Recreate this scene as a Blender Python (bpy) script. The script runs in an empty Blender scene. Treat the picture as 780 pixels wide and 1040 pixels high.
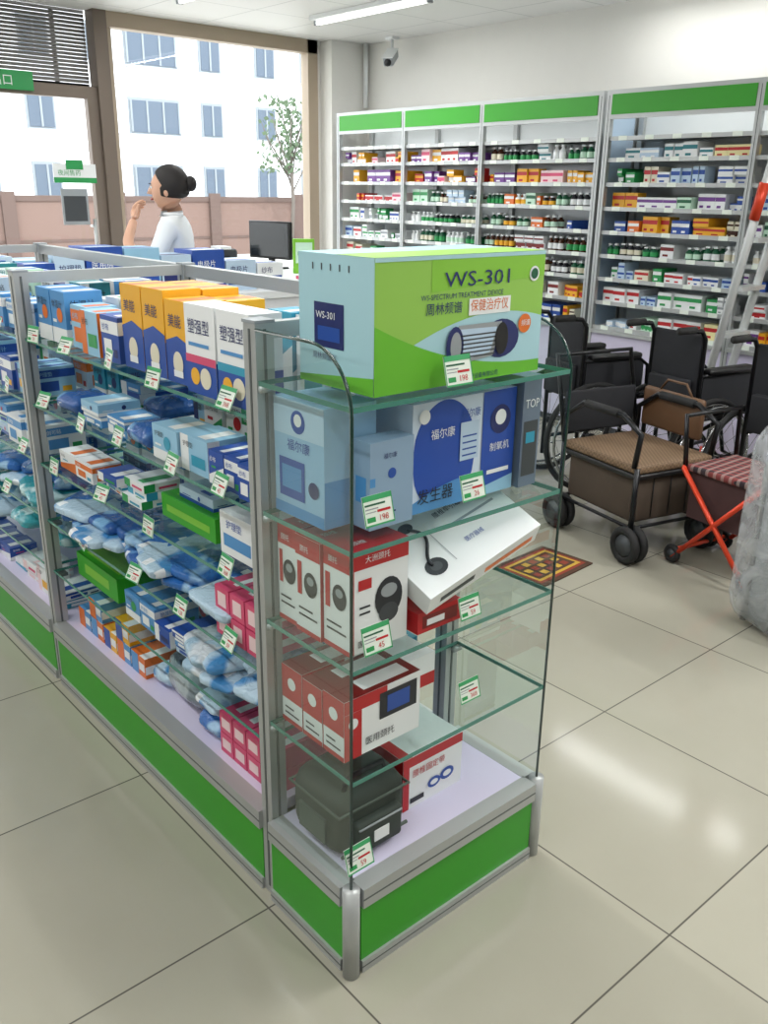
import bpy, bmesh, math, random
from mathutils import Vector, Matrix, noise
random.seed(7)
SC=bpy.context.scene
COL=SC.collection
# ------------------------------------------------------------------ materials
def lin(c):
    out=[]
    for v in c:
        v=v/255.0
        out.append(v/12.92 if v<=.04045 else ((v+.055)/1.055)**2.4)
    return out
MATS={}
def mat(name,rgb,rough=.5,metal=0.0,emit=0,spec=.5,noise_amt=0.0,coat=0.0):
    if name in MATS: return MATS[name]
    m=bpy.data.materials.new(name);m.use_nodes=True
    nt=m.node_tree;b=nt.nodes['Principled BSDF']
    c=lin(rgb)+[1]
    b.inputs['Base Color'].default_value=c
    b.inputs['Roughness'].default_value=rough
    b.inputs['Metallic'].default_value=metal
    b.inputs['Specular IOR Level'].default_value=spec
    b.inputs['Coat Weight'].default_value=coat
    if emit:
        b.inputs['Emission Color'].default_value=c
        b.inputs['Emission Strength'].default_value=emit
    if noise_amt:
        tc=nt.nodes.new('ShaderNodeTexCoord');n=nt.nodes.new('ShaderNodeTexNoise')
        n.inputs['Scale'].default_value=9;n.inputs['Detail'].default_value=4
        nt.links.new(tc.outputs['Object'],n.inputs['Vector'])
        r=nt.nodes.new('ShaderNodeMapRange')
        r.inputs['To Min'].default_value=1-noise_amt;r.inputs['To Max'].default_value=1+noise_amt
        nt.links.new(n.outputs['Fac'],r.inputs['Value'])
        mx=nt.nodes.new('ShaderNodeVectorMath');mx.operation='SCALE'
        mx.inputs[0].default_value=c[:3]
        nt.links.new(r.outputs[0],mx.inputs['Scale'])
        nt.links.new(mx.outputs[0],b.inputs['Base Color'])
    MATS[name]=m
    return m
def printed(name,c1,c2,scale=14,thr=.52,rough=.22,c3=None):
    # crinkly plastic packaging with printed blotches
    m=bpy.data.materials.new(name);m.use_nodes=True;nt=m.node_tree;N=nt.nodes;L=nt.links;b=N['Principled BSDF']
    tc=N.new('ShaderNodeTexCoord');n=N.new('ShaderNodeTexNoise');n.inputs['Scale'].default_value=scale;n.inputs['Detail'].default_value=1.5
    L.new(tc.outputs['Object'],n.inputs['Vector'])
    r=N.new('ShaderNodeMapRange');r.inputs['From Min'].default_value=thr;r.inputs['From Max'].default_value=thr+.06;L.new(n.outputs['Fac'],r.inputs['Value'])
    mx=N.new('ShaderNodeMix');mx.data_type='RGBA';mx.inputs['A'].default_value=(*lin(c1),1);mx.inputs['B'].default_value=(*lin(c2),1);L.new(r.outputs[0],mx.inputs['Factor'])
    out=mx.outputs['Result']
    if c3:
        v=N.new('ShaderNodeTexVoronoi');v.distance='CHEBYCHEV';v.inputs['Scale'].default_value=scale*1.3;L.new(tc.outputs['Object'],v.inputs['Vector'])
        k=N.new('ShaderNodeMath');k.operation='LESS_THAN';k.inputs[1].default_value=.16;L.new(v.outputs['Distance'],k.inputs[0])
        m2=N.new('ShaderNodeMix');m2.data_type='RGBA';L.new(out,m2.inputs['A']);m2.inputs['B'].default_value=(*lin(c3),1);L.new(k.outputs[0],m2.inputs['Factor']);out=m2.outputs['Result']
    L.new(out,b.inputs['Base Color']);b.inputs['Roughness'].default_value=rough
    n2=N.new('ShaderNodeTexNoise');n2.inputs['Scale'].default_value=38;n2.inputs['Detail'].default_value=3;n2.inputs['Distortion'].default_value=1.2;L.new(tc.outputs['Object'],n2.inputs['Vector'])
    bp=N.new('ShaderNodeBump');bp.inputs['Strength'].default_value=.6;bp.inputs['Distance'].default_value=.01;L.new(n2.outputs['Fac'],bp.inputs['Height']);L.new(bp.outputs[0],b.inputs['Normal'])
    return m
def glassmat(name,tint,refl=1.0,rough=0.02):
    m=bpy.data.materials.new(name);m.use_nodes=True
    nt=m.node_tree;nt.nodes.clear()
    o=nt.nodes.new('ShaderNodeOutputMaterial');mx=nt.nodes.new('ShaderNodeMixShader')
    t=nt.nodes.new('ShaderNodeBsdfTransparent');g=nt.nodes.new('ShaderNodeBsdfGlossy')
    k=nt.nodes.new('ShaderNodeMath');k.operation='MULTIPLY';k.inputs[1].default_value=refl;k.use_clamp=True
    ab=nt.nodes.new('ShaderNodeLayerWeight');ab.inputs['Blend'].default_value=.33
    t.inputs[0].default_value=(*tint,1);g.inputs['Color'].default_value=(.95,1,.98,1);g.inputs['Roughness'].default_value=rough
    nt.links.new(ab.outputs['Fresnel'],k.inputs[0])
    nt.links.new(k.outputs[0],mx.inputs[0]);nt.links.new(t.outputs[0],mx.inputs[1]);nt.links.new(g.outputs[0],mx.inputs[2])
    nt.links.new(mx.outputs[0],o.inputs['Surface'])
    return m
ALU=mat('aluminium',(180,183,183),.42,.5)
ALUD=mat('aluminium_groove',(105,110,110),.5,.6)
GREEN=mat('green_panel',(46,156,22),.42)
LILAC=mat('lilac_board',(208,202,226),.35)
WHITE=mat('white_card',(232,235,236),.45)
BLACK=mat('black_plastic',(20,20,22),.4)
BLK2=mat('black_fabric',(30,31,36),.85,noise_amt=.25)
DKGREY=mat('dark_grey',(62,66,70),.5)
GREY=mat('grey_plastic',(150,156,160),.45)
RUBBER=mat('rubber',(24,24,25),.75)
GLASS=glassmat('shelf_glass',(.86,.94,.92),.40)
GLASSV=glassmat('panel_glass',(.88,.945,.93),.17)
WINGL=glassmat('window_glass',(.98,.99,.99),.4)
GEDGE=mat('glass_edge',(66,130,116),.15,spec=.8)
GEDGED=mat('glass_edge_dark',(20,56,48),.12,spec=.8)
# ------------------------------------------------------------------ mesh builder
TXT={}
def text_geo(s):
    if s in TXT: return TXT[s]
    cu=bpy.data.curves.new('t','FONT');cu.body=s;cu.size=1;cu.resolution_u=2
    ob=bpy.data.objects.new('t',cu);COL.objects.link(ob)
    bpy.context.view_layer.update()
    dg=bpy.context.evaluated_depsgraph_get()
    me=bpy.data.meshes.new_from_object(ob.evaluated_get(dg))
    v=[(p.co.x,p.co.y) for p in me.vertices];f=[tuple(p.vertices) for p in me.polygons]
    bpy.data.objects.remove(ob);bpy.data.meshes.remove(me)
    if v:
        x0=min(a for a,b in v);x1=max(a for a,b in v);y0=min(b for a,b in v);y1=max(b for a,b in v)
        hgt=max(y1-y0,1e-3)
        v=[((a-x0)/hgt,(b-y0)/hgt) for a,b in v];w=(x1-x0)/hgt
    else: w=0
    TXT[s]=(v,f,w)
    return TXT[s]
class MB:
    def __init__(s): s.V=[];s.F=[];s.M=[];s.S=[];s.mats=[];s.X=None
    def mi(s,m):
        if m not in s.mats: s.mats.append(m)
        return s.mats.index(m)
    def add(s,vs,fs,m,smooth=False):
        b=len(s.V)
        if s.X is not None: vs=[s.X@Vector(v) for v in vs]
        s.V+= [tuple(v) for v in vs]
        k=s.mi(m)
        for f in fs: s.F.append(tuple(b+i for i in f));s.M.append(k);s.S.append(smooth)
    def quad(s,p,m): s.add(p,[tuple(range(len(p)))],m)
    def box(s,x0,y0,z0,x1,y1,z1,m,T=None,faces=None):
        v=[Vector(a) for a in((x0,y0,z0),(x1,y0,z0),(x1,y1,z0),(x0,y1,z0),(x0,y0,z1),(x1,y0,z1),(x1,y1,z1),(x0,y1,z1))]
        if T is not None: v=[T@a for a in v]
        s.add(v,[(0,3,2,1),(4,5,6,7),(0,1,5,4),(1,2,6,5),(2,3,7,6),(3,0,4,7)],m)
    def rbox(s,x0,y0,z0,x1,y1,z1,m,r=.01,T=None,seg=2):
        bm=bmesh.new();bmesh.ops.create_cube(bm,size=1)
        for v in bm.verts: v.co=Vector(((x0+x1)/2+v.co.x*(x1-x0),(y0+y1)/2+v.co.y*(y1-y0),(z0+z1)/2+v.co.z*(z1-z0)))
        bmesh.ops.bevel(bm,geom=bm.edges[:],offset=r,segments=seg,affect='EDGES',profile=.5)
        bm.verts.index_update()
        vs=[(T@v.co if T is not None else v.co.copy()) for v in bm.verts];fs=[tuple(v.index for v in f.verts) for f in bm.faces]
        bm.free();s.add(vs,fs,m,True)
    def tube(s,pts,r,m,n=8,closed=False,r2=None):
        P=[Vector(p) for p in pts];N=len(P);vs=[];up=None
        for i in range(N):
            if closed: t=(P[(i+1)%N]-P[i-1])
            else: t=P[min(i+1,N-1)]-P[max(i-1,0)]
            t.normalize()
            if up is None:
                up=Vector((0,0,1)) if abs(t.z)<.9 else Vector((1,0,0))
            a=(up-t*up.dot(t))
            if a.length<1e-4: a=t.orthogonal()
            a.normalize();b=t.cross(a);up=a
            rr=r if r2 is None else r+(r2-r)*i/(N-1)
            for k in range(n):
                an=2*math.pi*k/n;vs.append(P[i]+a*(rr*math.cos(an))+b*(rr*math.sin(an)))
        fs=[]
        for i in range(N if closed else N-1):
            j=(i+1)%N
            for k in range(n):
                k2=(k+1)%n;fs.append((i*n+k,i*n+k2,j*n+k2,j*n+k))
        if not closed:
            fs.append(tuple(range(n-1,-1,-1)));fs.append(tuple((N-1)*n+k for k in range(n)))
        s.add(vs,fs,m,True)
    def ring(s,c,ax,R,r,m,n=28,k=8):
        c=Vector(c);ax=Vector(ax).normalized();a=ax.orthogonal().normalized();b=ax.cross(a)
        s.tube([c+a*(R*math.cos(2*math.pi*i/n))+b*(R*math.sin(2*math.pi*i/n)) for i in range(n)],r,m,k,True)
    def bag(s,c,size,m,seed=0,pw=.55,wr=.12,rz=0,nu=28,nv=14,flat=.65):
        vs=[];fs=[]
        def sp(v): return math.copysign(abs(v)**pw,v)
        for j in range(nv+1):
            ph=-math.pi/2+math.pi*j/nv
            for i in range(nu):
                th=2*math.pi*i/nu
                x=sp(math.cos(th))*sp(math.cos(ph));y=sp(math.sin(th))*sp(math.cos(ph));z=sp(math.sin(ph))
                e=max(abs(x),abs(y));z*= (1-flat*e**3)
                n=noise.noise(Vector((x*2.2+seed*3.1,y*2.2,z*2.2+seed)))*wr+noise.noise(Vector((x*6+seed,y*6,z*6)))*wr*.5
                x+=n*.6;y+=n*.6;z*=1+n*2.5
                x*=size[0]/2;y*=size[1]/2;z*=size[2]/2
                vs.append(Vector((c[0]+x*math.cos(rz)-y*math.sin(rz),c[1]+x*math.sin(rz)+y*math.cos(rz),max(c[2]+z,c[2]-size[2]*.5))))
        for j in range(nv):
            for i in range(nu):
                i2=(i+1)%nu;fs.append((j*nu+i,j*nu+i2,(j+1)*nu+i2,(j+1)*nu+i))
        s.add(vs,fs,m,True)
    def obj(s,name,parent=None,bevel=0):
        me=bpy.data.meshes.new(name);me.from_pydata(s.V,[],s.F)
        for m in s.mats: me.materials.append(m)
        me.polygons.foreach_set('material_index',s.M);me.polygons.foreach_set('use_smooth',s.S)
        me.update();ob=bpy.data.objects.new(name,me);COL.objects.link(ob)
        if parent: ob.parent=parent
        return ob
def carton(mb,x,y,z,w,d,h,m,rz=0,T=None):
    M=T if T is not None else Matrix.Translation((x,y,z))@Matrix.Rotation(rz,4,'Z')
    mb.box(0,0,0,w,d,h,m,T=M)
    return (M,w,d,h)
def fpt(fr,face,u,v,off):
    M,w,d,h=fr
    if face=='F': p=(u*w,-off,v*h)
    elif face=='L': p=(-off,d*(1-u),v*h)
    elif face=='T': p=(u*w,v*d,h+off)
    return M@Vector(p)
def fdim(fr,face):
    M,w,d,h=fr
    return {'F':(w,h),'L':(d,h),'T':(w,d)}[face]
def decal(mb,fr,face,u0,v0,u1,v1,m,layer=1):
    o=.0005*layer
    mb.quad([fpt(fr,face,u0,v0,o),fpt(fr,face,u1,v0,o),fpt(fr,face,u1,v1,o),fpt(fr,face,u0,v1,o)],m)
def dpoly(mb,fr,face,pts,m,layer=1):
    mb.quad([fpt(fr,face,u,v,.0005*layer) for u,v in pts],m)
def dstrip(mb,fr,face,lo,hi,u0,u1,m,layer=1,n=16):
    for i in range(n):
        a=u0+(u1-u0)*i/n;b=u0+(u1-u0)*(i+1)/n
        mb.quad([fpt(fr,face,a,lo(a),.0005*layer),fpt(fr,face,b,lo(b),.0005*layer),fpt(fr,face,b,hi(b),.0005*layer),fpt(fr,face,a,hi(a),.0005*layer)],m)
def dellipse(mb,fr,face,cu,cv,r,m,layer=1,ry=None,n=20):
    W,H=fdim(fr,face);ry=ry or r
    dpoly(mb,fr,face,[(cu+r/W*math.cos(2*math.pi*i/n),cv+ry/H*math.sin(2*math.pi*i/n)) for i in range(n)],m,layer)
def dtext(mb,fr,face,u,v,th,text,m,layer=3,maxw=None,sx=1.0):
    W,H=fdim(fr,face);vs,fs,w=text_geo(text)
    if not vs: return
    k=th
    kx=th*sx
    if maxw and w*kx>maxw: kx=maxw/w
    pts=[fpt(fr,face,u+a*kx/W,v+b*k/H,.0005*layer) for a,b in vs]
    mb.add(pts,fs,m)
# ------------------------------------------------------------------ palette
C=lambda n,r,g,b,ro=.4:mat(n,(r,g,b),ro)
BLUE=C('print_blue',34,76,160);DBLUE=C('print_navy',32,42,100);LBLUE=C('print_light_blue',146,192,220);SKY=C('print_sky',80,144,200)
CYAN=C('print_cyan',50,150,180);RED=C('print_red',184,26,32);DRED=C('print_dark_red',120,26,24);YEL=C('print_yellow',232,172,36)
ORG=C('print_orange',220,112,38);PINK=C('print_pink',208,72,112);LGREEN=C('print_lime',120,186,50);PGREEN=C('print_green',40,150,80)
DGREEN=C('print_dark_green',20,90,60);PURP=C('print_purple',110,60,140);BROWN=C('bottle_brown',70,38,22,.2);CREAM=C('print_cream',222,216,194)
GOLD=C('print_gold',190,156,80);TEAL=C('print_teal',30,120,130);PALEB=C('print_pale_blue',184,206,226);INK=C('print_ink',30,32,40)
PALEG=C('print_pale_green',190,222,200);PALEP=C('print_pale_pink',232,204,206);PALEY=C('print_pale_yellow',236,226,170)
TAGW=C('tag_white',228,236,226);TAGG=C('tag_green',60,160,100)
MINT=C('mint_box',168,208,218)
# ------------------------------------------------------------------ room shell
XR=4.55;YW=5.6;ZC=2.7;XL=-4.2;YB=-4.2
def tile_mat():
    m=bpy.data.materials.new('floor_tiles');m.use_nodes=True;nt=m.node_tree;N=nt.nodes;L=nt.links;b=N['Principled BSDF']
    tc=N.new('ShaderNodeTexCoord');sp=N.new('ShaderNodeSeparateXYZ');L.new(tc.outputs['Object'],sp.inputs[0])
    ds=[];cell=[]
    for ax,off in (('X',-.03),('Y',.26)):
        a=N.new('ShaderNodeMath');a.operation='SUBTRACT';a.inputs[1].default_value=off;L.new(sp.outputs[ax],a.inputs[0])
        d=N.new('ShaderNodeMath');d.operation='DIVIDE';d.inputs[1].default_value=.63;L.new(a.outputs[0],d.inputs[0])
        pp=N.new('ShaderNodeMath');pp.operation='PINGPONG';pp.inputs[1].default_value=.5;L.new(d.outputs[0],pp.inputs[0])
        fl=N.new('ShaderNodeMath');fl.operation='FLOOR';L.new(d.outputs[0],fl.inputs[0]);cell.append(fl)
        ds.append(pp)
    mn=N.new('ShaderNodeMath');mn.operation='MINIMUM';L.new(ds[0].outputs[0],mn.inputs[0]);L.new(ds[1].outputs[0],mn.inputs[1])
    mr=N.new('ShaderNodeMapRange');mr.inputs['From Min'].default_value=.002;mr.inputs['From Max'].default_value=.0045
    L.new(mn.outputs[0],mr.inputs['Value'])
    cb=N.new('ShaderNodeCombineXYZ');L.new(cell[0].outputs[0],cb.inputs[0]);L.new(cell[1].outputs[0],cb.inputs[1])
    wn=N.new('ShaderNodeTexWhiteNoise');wn.noise_dimensions='3D';L.new(cb.outputs[0],wn.inputs['Vector'])
    no=N.new('ShaderNodeTexNoise');no.inputs['Scale'].default_value=5;no.inputs['Detail'].default_value=6;L.new(tc.outputs['Object'],no.inputs['Vector'])
    ad=N.new('ShaderNodeMath');ad.operation='ADD';L.new(wn.outputs['Value'],ad.inputs[0]);L.new(no.outputs['Fac'],ad.inputs[1])
    c1=N.new('ShaderNodeMix');c1.data_type='RGBA';c1.inputs['A'].default_value=(*lin((154,151,137)),1);c1.inputs['B'].default_value=(*lin((167,164,150)),1)
    h=N.new('ShaderNodeMath');h.operation='MULTIPLY';h.inputs[1].default_value=.5;L.new(ad.outputs[0],h.inputs[0]);L.new(h.outputs[0],c1.inputs['Factor'])
    c2=N.new('ShaderNodeMix');c2.data_type='RGBA';c2.inputs['A'].default_value=(*lin((84,81,75)),1)
    L.new(c1.outputs['Result'],c2.inputs['B']);L.new(mr.outputs[0],c2.inputs['Factor'])
    L.new(c2.outputs['Result'],b.inputs['Base Color'])
    b.inputs['Roughness'].default_value=.12;b.inputs['Specular IOR Level'].default_value=.48
    return m
def ceil_mat():
    m=bpy.data.materials.new('ceiling_panels');m.use_nodes=True;nt=m.node_tree;N=nt.nodes;L=nt.links;b=N['Principled BSDF']
    tc=N.new('ShaderNodeTexCoord');sp=N.new('ShaderNodeSeparateXYZ');L.new(tc.outputs['Object'],sp.inputs[0]);ds=[]
    for ax in 'XY':
        d=N.new('ShaderNodeMath');d.operation='DIVIDE';d.inputs[1].default_value=.6;L.new(sp.outputs[ax],d.inputs[0])
        pp=N.new('ShaderNodeMath');pp.operation='PINGPONG';pp.inputs[1].default_value=.5;L.new(d.outputs[0],pp.inputs[0]);ds.append(pp)
    mn=N.new('ShaderNodeMath');mn.operation='MINIMUM';L.new(ds[0].outputs[0],mn.inputs[0]);L.new(ds[1].outputs[0],mn.inputs[1])
    mr=N.new('ShaderNodeMapRange');mr.inputs['From Min'].default_value=.006;mr.inputs['From Max'].default_value=.014;L.new(mn.outputs[0],mr.inputs['Value'])
    c2=N.new('ShaderNodeMix');c2.data_type='RGBA';c2.inputs['A'].default_value=(*lin((200,202,200)),1);c2.inputs['B'].default_value=(*lin((232,232,230)),1)
    L.new(mr.outputs[0],c2.inputs['Factor']);L.new(c2.outputs['Result'],b.inputs['Base Color']);b.inputs['Roughness'].default_value=.45
    return m
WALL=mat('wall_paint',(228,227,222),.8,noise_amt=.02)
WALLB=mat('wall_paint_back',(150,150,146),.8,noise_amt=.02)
BEIGE=mat('beige_frame',(176,160,140),.5)
BRNF=mat('brown_frame',(120,108,98),.5,.3)
def simple(name,boxes,bevel=0):
    mb=MB()
    for b in boxes: mb.box(*b)
    return mb.obj(name,bevel=bevel)
simple('floor',[(XL-.1,YB-.1,-.1,XR+.1,YW+.1,0,tile_mat())])
simple('ceiling',[(XL-.1,YB-.1,ZC,XR+.1,YW+.1,ZC+.1,ceil_mat())])
simple('wall_right',[(XR,YB,0,XR+.1,YW+.1,ZC,WALL)])
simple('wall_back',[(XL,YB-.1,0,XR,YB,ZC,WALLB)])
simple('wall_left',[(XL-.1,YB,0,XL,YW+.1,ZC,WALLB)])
simple('wall_window_side',[(XL,YW,0,-1.2,YW+.15,ZC,WALL),(4.12,YW,0,XR,YW+.15,ZC,WALL),(2.25,YW,0,4.12,YW+.15,.45,WALL)])
simple('trim_pillar',[(4.16,YW-.16,0,XR-.001,YW-.001,ZC-.001,WALL)])
simple('baseboard_right',[(XR-.015,YB,0,XR-.001,.5,.1,DKGREY)])
mb=MB()
mb.box(2.25,YW,.45,4.12,YW+.06,.52,BEIGE);mb.box(2.25,YW-.02,2.6,4.12,YW+.08,ZC,BEIGE)
mb.box(4.02,YW-.02,.45,4.12,YW+.08,ZC,BEIGE);mb.box(2.25,YW,.45,2.29,YW+.08,ZC,BEIGE)
mb.quad([(2.29,YW+.05,.5),(4.02,YW+.05,.5),(4.02,YW+.05,2.6),(2.29,YW+.05,2.6)],WINGL)
mb.obj('window_1')
mb=MB()
mb.box(2.15,YW-.03,0,2.25,YW+.1,ZC,BRNF)
mb.box(-1.2,YW,2.12,2.15,YW+.06,2.2,BRNF)
mb.box(.45,YW,0,.52,YW+.06,2.12,BRNF);mb.box(-1.2,YW,0,-1.12,YW+.06,ZC,BRNF)
mb.box(.45,YW,0,2.15,YW+.06,.1,BRNF);mb.box(2.07,YW,0,2.15,YW+.06,2.12,BRNF)
mb.quad([(.52,YW+.03,.1),(2.07,YW+.03,.1),(2.07,YW+.03,2.12),(.52,YW+.03,2.12)],WINGL)
mb.tube([(2.02,YW-.05,.9),(2.02,YW-.05,1.3)],.014,ALU)
mb.tube([(2.02,YW-.05,.95),(2.02,YW+.02,.95)],.01,ALU);mb.tube([(2.02,YW-.05,1.25),(2.02,YW+.02,1.25)],.01,ALU)
mb.obj('door_1')
SHUT=mat('shutter_grey',(120,118,116),.5,.2)
mb=MB()
for i in range(20):
    z=2.205+i*.025
    mb.box(-1.1,YW+.11,z,2.145,YW+.122,z+.021,SHUT)
mb.box(-1.1,YW+.11,2.2,2.145,YW+.14,2.225,DKGREY)
for x in (-.5,.3,1.1,1.9): mb.box(x,YW+.122,2.2,x+.03,YW+.135,2.69,DKGREY)
mb.obj('roller_shutter')
mb=MB();mb.box(1.2,YW-.03,2.14,1.68,YW-.012,2.26,PGREEN)
fr=(Matrix.Translation((1.2,YW-.03,2.14)),.48,.02,.12);dtext(mb,fr,'F',.1,.2,.07,'安全出口',WHITE)
mb.obj('exit_sign')
mb=MB()
fr=carton(mb,1.76,YW-.012,1.55,.32,.006,.13,WHITE);decal(mb,fr,'F',0,0,1,.28,PGREEN);decal(mb,fr,'F',.3,.7,.7,1.2,PGREEN);dtext(mb,fr,'F',.1,.38,.04,'夜间售药',PGREEN)
mb.obj('door_sign')
mb=MB();fr=carton(mb,1.8,YW-.012,1.26,.2,.006,.25,GREY);decal(mb,fr,'F',.08,.1,.92,.8,DKGREY)
mb.obj('notice_board')
# ------------------------------------------------------------------ outside
simple('ground_outside',[(-40,YW+.16,-.25,70,60,-.12,mat('pavement',(200,198,192),.8,noise_amt=.05))])
FAC=mat('facade_white',(226,229,232),.8);WING=mat('facade_window',(84,96,110),.5,spec=.3);WFR=mat('facade_window_frame',(128,136,142),.6);FLINE=mat('facade_ledge',(176,180,184),.8)
mb=MB();mb.box(2,45,-.2,60,46,26,FAC)
for zi in (1.0,4.2,7.4,10.6,13.8):
    for xc,w in ((7,2.6),(10.5,1.2),(14,1.2),(17,1.2),(20.2,1.2),(23,2.7),(26.4,1.1),(29.9,1.1),(33,1.1),(36,2.6),(40,1.2)):
        mb.box(xc-w/2-.1,44.88,zi-.1,xc+w/2+.1,44.99,zi+1.65,WFR)
        mb.box(xc-w/2,44.84,zi,xc+w/2,44.9,zi+1.5,WING)
        for q in (-.5,-.17,.17,.5) if w>2 else (0,): mb.box(xc+q*w-.05,44.8,zi,xc+q*w+.05,44.86,zi+1.5,WFR)
        mb.box(xc-w/2-.15,44.7,zi-.18,xc+w/2+.15,44.99,zi-.1,FLINE)
    mb.box(2,44.95,zi-1.0,60,45,zi-.85,FLINE)
mb.obj('apartment_building')
FEN=mat('fence_pink',(112,92,84),.8);FENT=mat('fence_cap',(90,74,68),.8)
mb=MB();mb.box(-12,20,-.15,45,20.2,1.2,FEN);mb.box(-12,19.96,1.2,45,20.24,1.32,FENT)
mb.box(-12,19.98,.3,45,20.0,.36,FENT)
for i in range(22): mb.box(-12+i*2.6,19.9,-.15,-11.7+i*2.6,19.98,1.4,FENT)
mb.obj('fence_wall')
mb=MB();TR=mat('bark',(96,90,84),.9);LEAF=mat('leaf',(84,102,78),.9)
tx,ty=13.1,18.8
mb.tube([(tx,ty,-.2),(tx+.1,ty,1.2),(tx+.05,ty,2.2)],.06,TR,6,r2=.04)
for i in range(12):
    a=i*.7;mb.tube([(tx+.05,ty,1.4+i*.1),(tx+math.cos(a)*.5,ty+math.sin(a)*.5,2.1+i*.13),(tx+math.cos(a)*.7,ty+math.sin(a)*.7,2.6+i*.12)],.025,TR,5,r2=.008)
for i in range(600):
    a=random.random()*6.28;r=random.random()*.8;z=1.9+random.random()*1.7
    p=Vector((tx+math.cos(a)*r,ty+math.sin(a)*r,z));d=Vector((random.uniform(-.08,.08),random.uniform(-.08,.08),random.uniform(-.06,.06)));e=Vector((random.uniform(-.06,.06),0,.07))
    mb.quad([p,p+d,p+d+e,p+e],LEAF)
mb.obj('street_tree')
# ------------------------------------------------------------------ ceiling lights
TUBE=mat('fluorescent_tube',(255,255,250),.4,emit=3)
def fixture(x,y0,y1,w=.12):
    mb=MB();mb.box(x-w/2,y0,ZC-.03,x+w/2,y1,ZC-.001,WHITE);mb.tube([(x,y0+.02,ZC-.045),(x,y1-.02,ZC-.045)],.014,TUBE)
    mb.box(x-.02,y0,ZC-.06,x+.02,y0+.02,ZC-.03,GREY);mb.box(x-.02,y1-.02,ZC-.06,x+.02,y1,ZC-.03,GREY)
    mb.obj('ceiling_light')
def area(x,y,sx,sy,E,z=ZC-.1):
    l=bpy.data.lights.new('area','AREA');l.shape='RECTANGLE';l.size=sx;l.size_y=sy;l.energy=E;l.color=(1,1,.985)
    o=bpy.data.objects.new('tube_lamp',l);o.location=(x,y,z);COL.objects.link(o);return o
for x,y,E in [(3.45,4.1,14),(2.35,4.1,12),(.6,4.1,16),(.6,2.2,23),(.6,.3,17),(-1.2,4.1,14),(-1.2,2.2,18),(-1.2,.3,17),(-2.8,2.2,16),(-2.8,.3,14),(-2.8,-1.6,12),(.6,-1.6,14),(-1.2,-1.6,12),(2.0,-.75,36),(3.3,-.75,40),(3.4,-2.4,16),(1,-3.2,12)]:  # out-of-view fixtures at near right are extras, added to brighten that side
    fixture(x,y-.6,y+.6);area(x,y,.06,1.1,E,z=ZC-.065)
fixture(4.22,1.0,2.6,.06);area(4.22,1.8,.03,1.6,8,z=ZC-.065)
# ------------------------------------------------------------------ gondola
W=.567;ZB=.217;L1=.298
def post(mb,x,y,z1,s=.02):
    mb.box(x-s,y-s,0,x+s,y+s,z1,ALU)
    for sx in (-1,1):
        mb.box(x+sx*(s+.0006)-.0005,y-.003,.02,x+sx*(s+.0006)+.0005,y+.003,z1-.01,ALUD)
        mb.box(x-.003,y+sx*(s+.0006)-.0005,.02,x+.003,y+sx*(s+.0006)+.0005,z1-.01,ALUD)
    mb.box(x-s-.002,y-s-.002,z1,x+s+.002,y+s+.002,z1+.006,GREY)
def base_run(mb,p0,p1,n):
    p0=Vector((*p0,0));p1=Vector((*p1,0));u=(p1-p0);Lg=u.length;u.normalize();n=Vector((*n,0))
    T=Matrix(((u.x,n.x,0,p0.x),(u.y,n.y,0,p0.y),(0,0,1,0),(0,0,0,1)))
    mb.box(0,-.02,.0,Lg,.008,.03,ALU,T=T);mb.box(0,-.02,.03,Lg,.002,.17,GREEN,T=T)
    mb.box(0,-.03,.17,Lg,.01,ZB,ALU,T=T);mb.box(0,.0095,.19,Lg,.0105,.194,ALUD,T=T)
    mb.box(0,.0075,.014,Lg,.0085,.017,ALUD,T=T)
def pane(mb,x0,y0,x1,y1,z,t=.008):
    mb.quad([(x0,y0,z),(x1,y0,z),(x1,y1,z),(x0,y1,z)],GLASS)
    e=.0015
    mb.box(x0-e,y0-e,z-t,x1+e,y0,z,GEDGE);mb.box(x0-e,y1,z-t,x1+e,y1+e,z,GEDGE)
    mb.box(x0-e,y0,z-t,x0,y1,z,GEDGE);mb.box(x1,y0,z-t,x1+e,y1,z,GEDGE)
LV=[1.12,.93,.75,.57,.40]
mb=MB()
YP=[L1+.0,1.52,2.74]
for y in YP:
    for x in (0.02,W-.02): post(mb,x,y,1.30)
    mb.box(.04,y-.012,1.27,W-.04,y+.012,1.30,ALU)
for a,b in zip(YP[:-1],YP[1:]):
    base_run(mb,(0,a+.02),(0,b-.02),(-1,0));base_run(mb,(W,a+.02),(W,b-.02),(1,0))
    mb.box(W-.035,a+.02,1.265,W-.005,b-.02,1.30,ALU)
    for z in LV:
        pane(mb,.012,a+.025,W-.012,b-.025,z)
        for x in (.025,W-.045):
            for yy in (a+.02,b-.05): mb.box(x,yy,z-.018,x+.02,yy+.03,z-.009,ALUD)
base_run(mb,(.04,2.76),(W-.04,2.76),(0,1))
mb.box(.028,L1+.02,ZB-.03,W-.028,2.735,ZB-.0008,LILAC)
mb.obj('gondola_shelf')
EZ=[1.197,.943,.71,.47]
mb=MB()
for x in (.0,W):
    mb.tube([(x,.0,0),(x,.0,ZB+.004)],.018,ALU,16)
base_run(mb,(.02,-.006),(W-.02,-.006),(0,-1));base_run(mb,(-.004,.02),(-.004,L1-.022),(-1,0));base_run(mb,(W+.004,.02),(W+.004,L1-.022),(1,0))
mb.box(.02,.02,ZB-.03,W-.02,L1-.022,ZB-.0008,LILAC)
for z in EZ: pane(mb,.004,.002,W-.004,L1-.023,z,.009)
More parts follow.
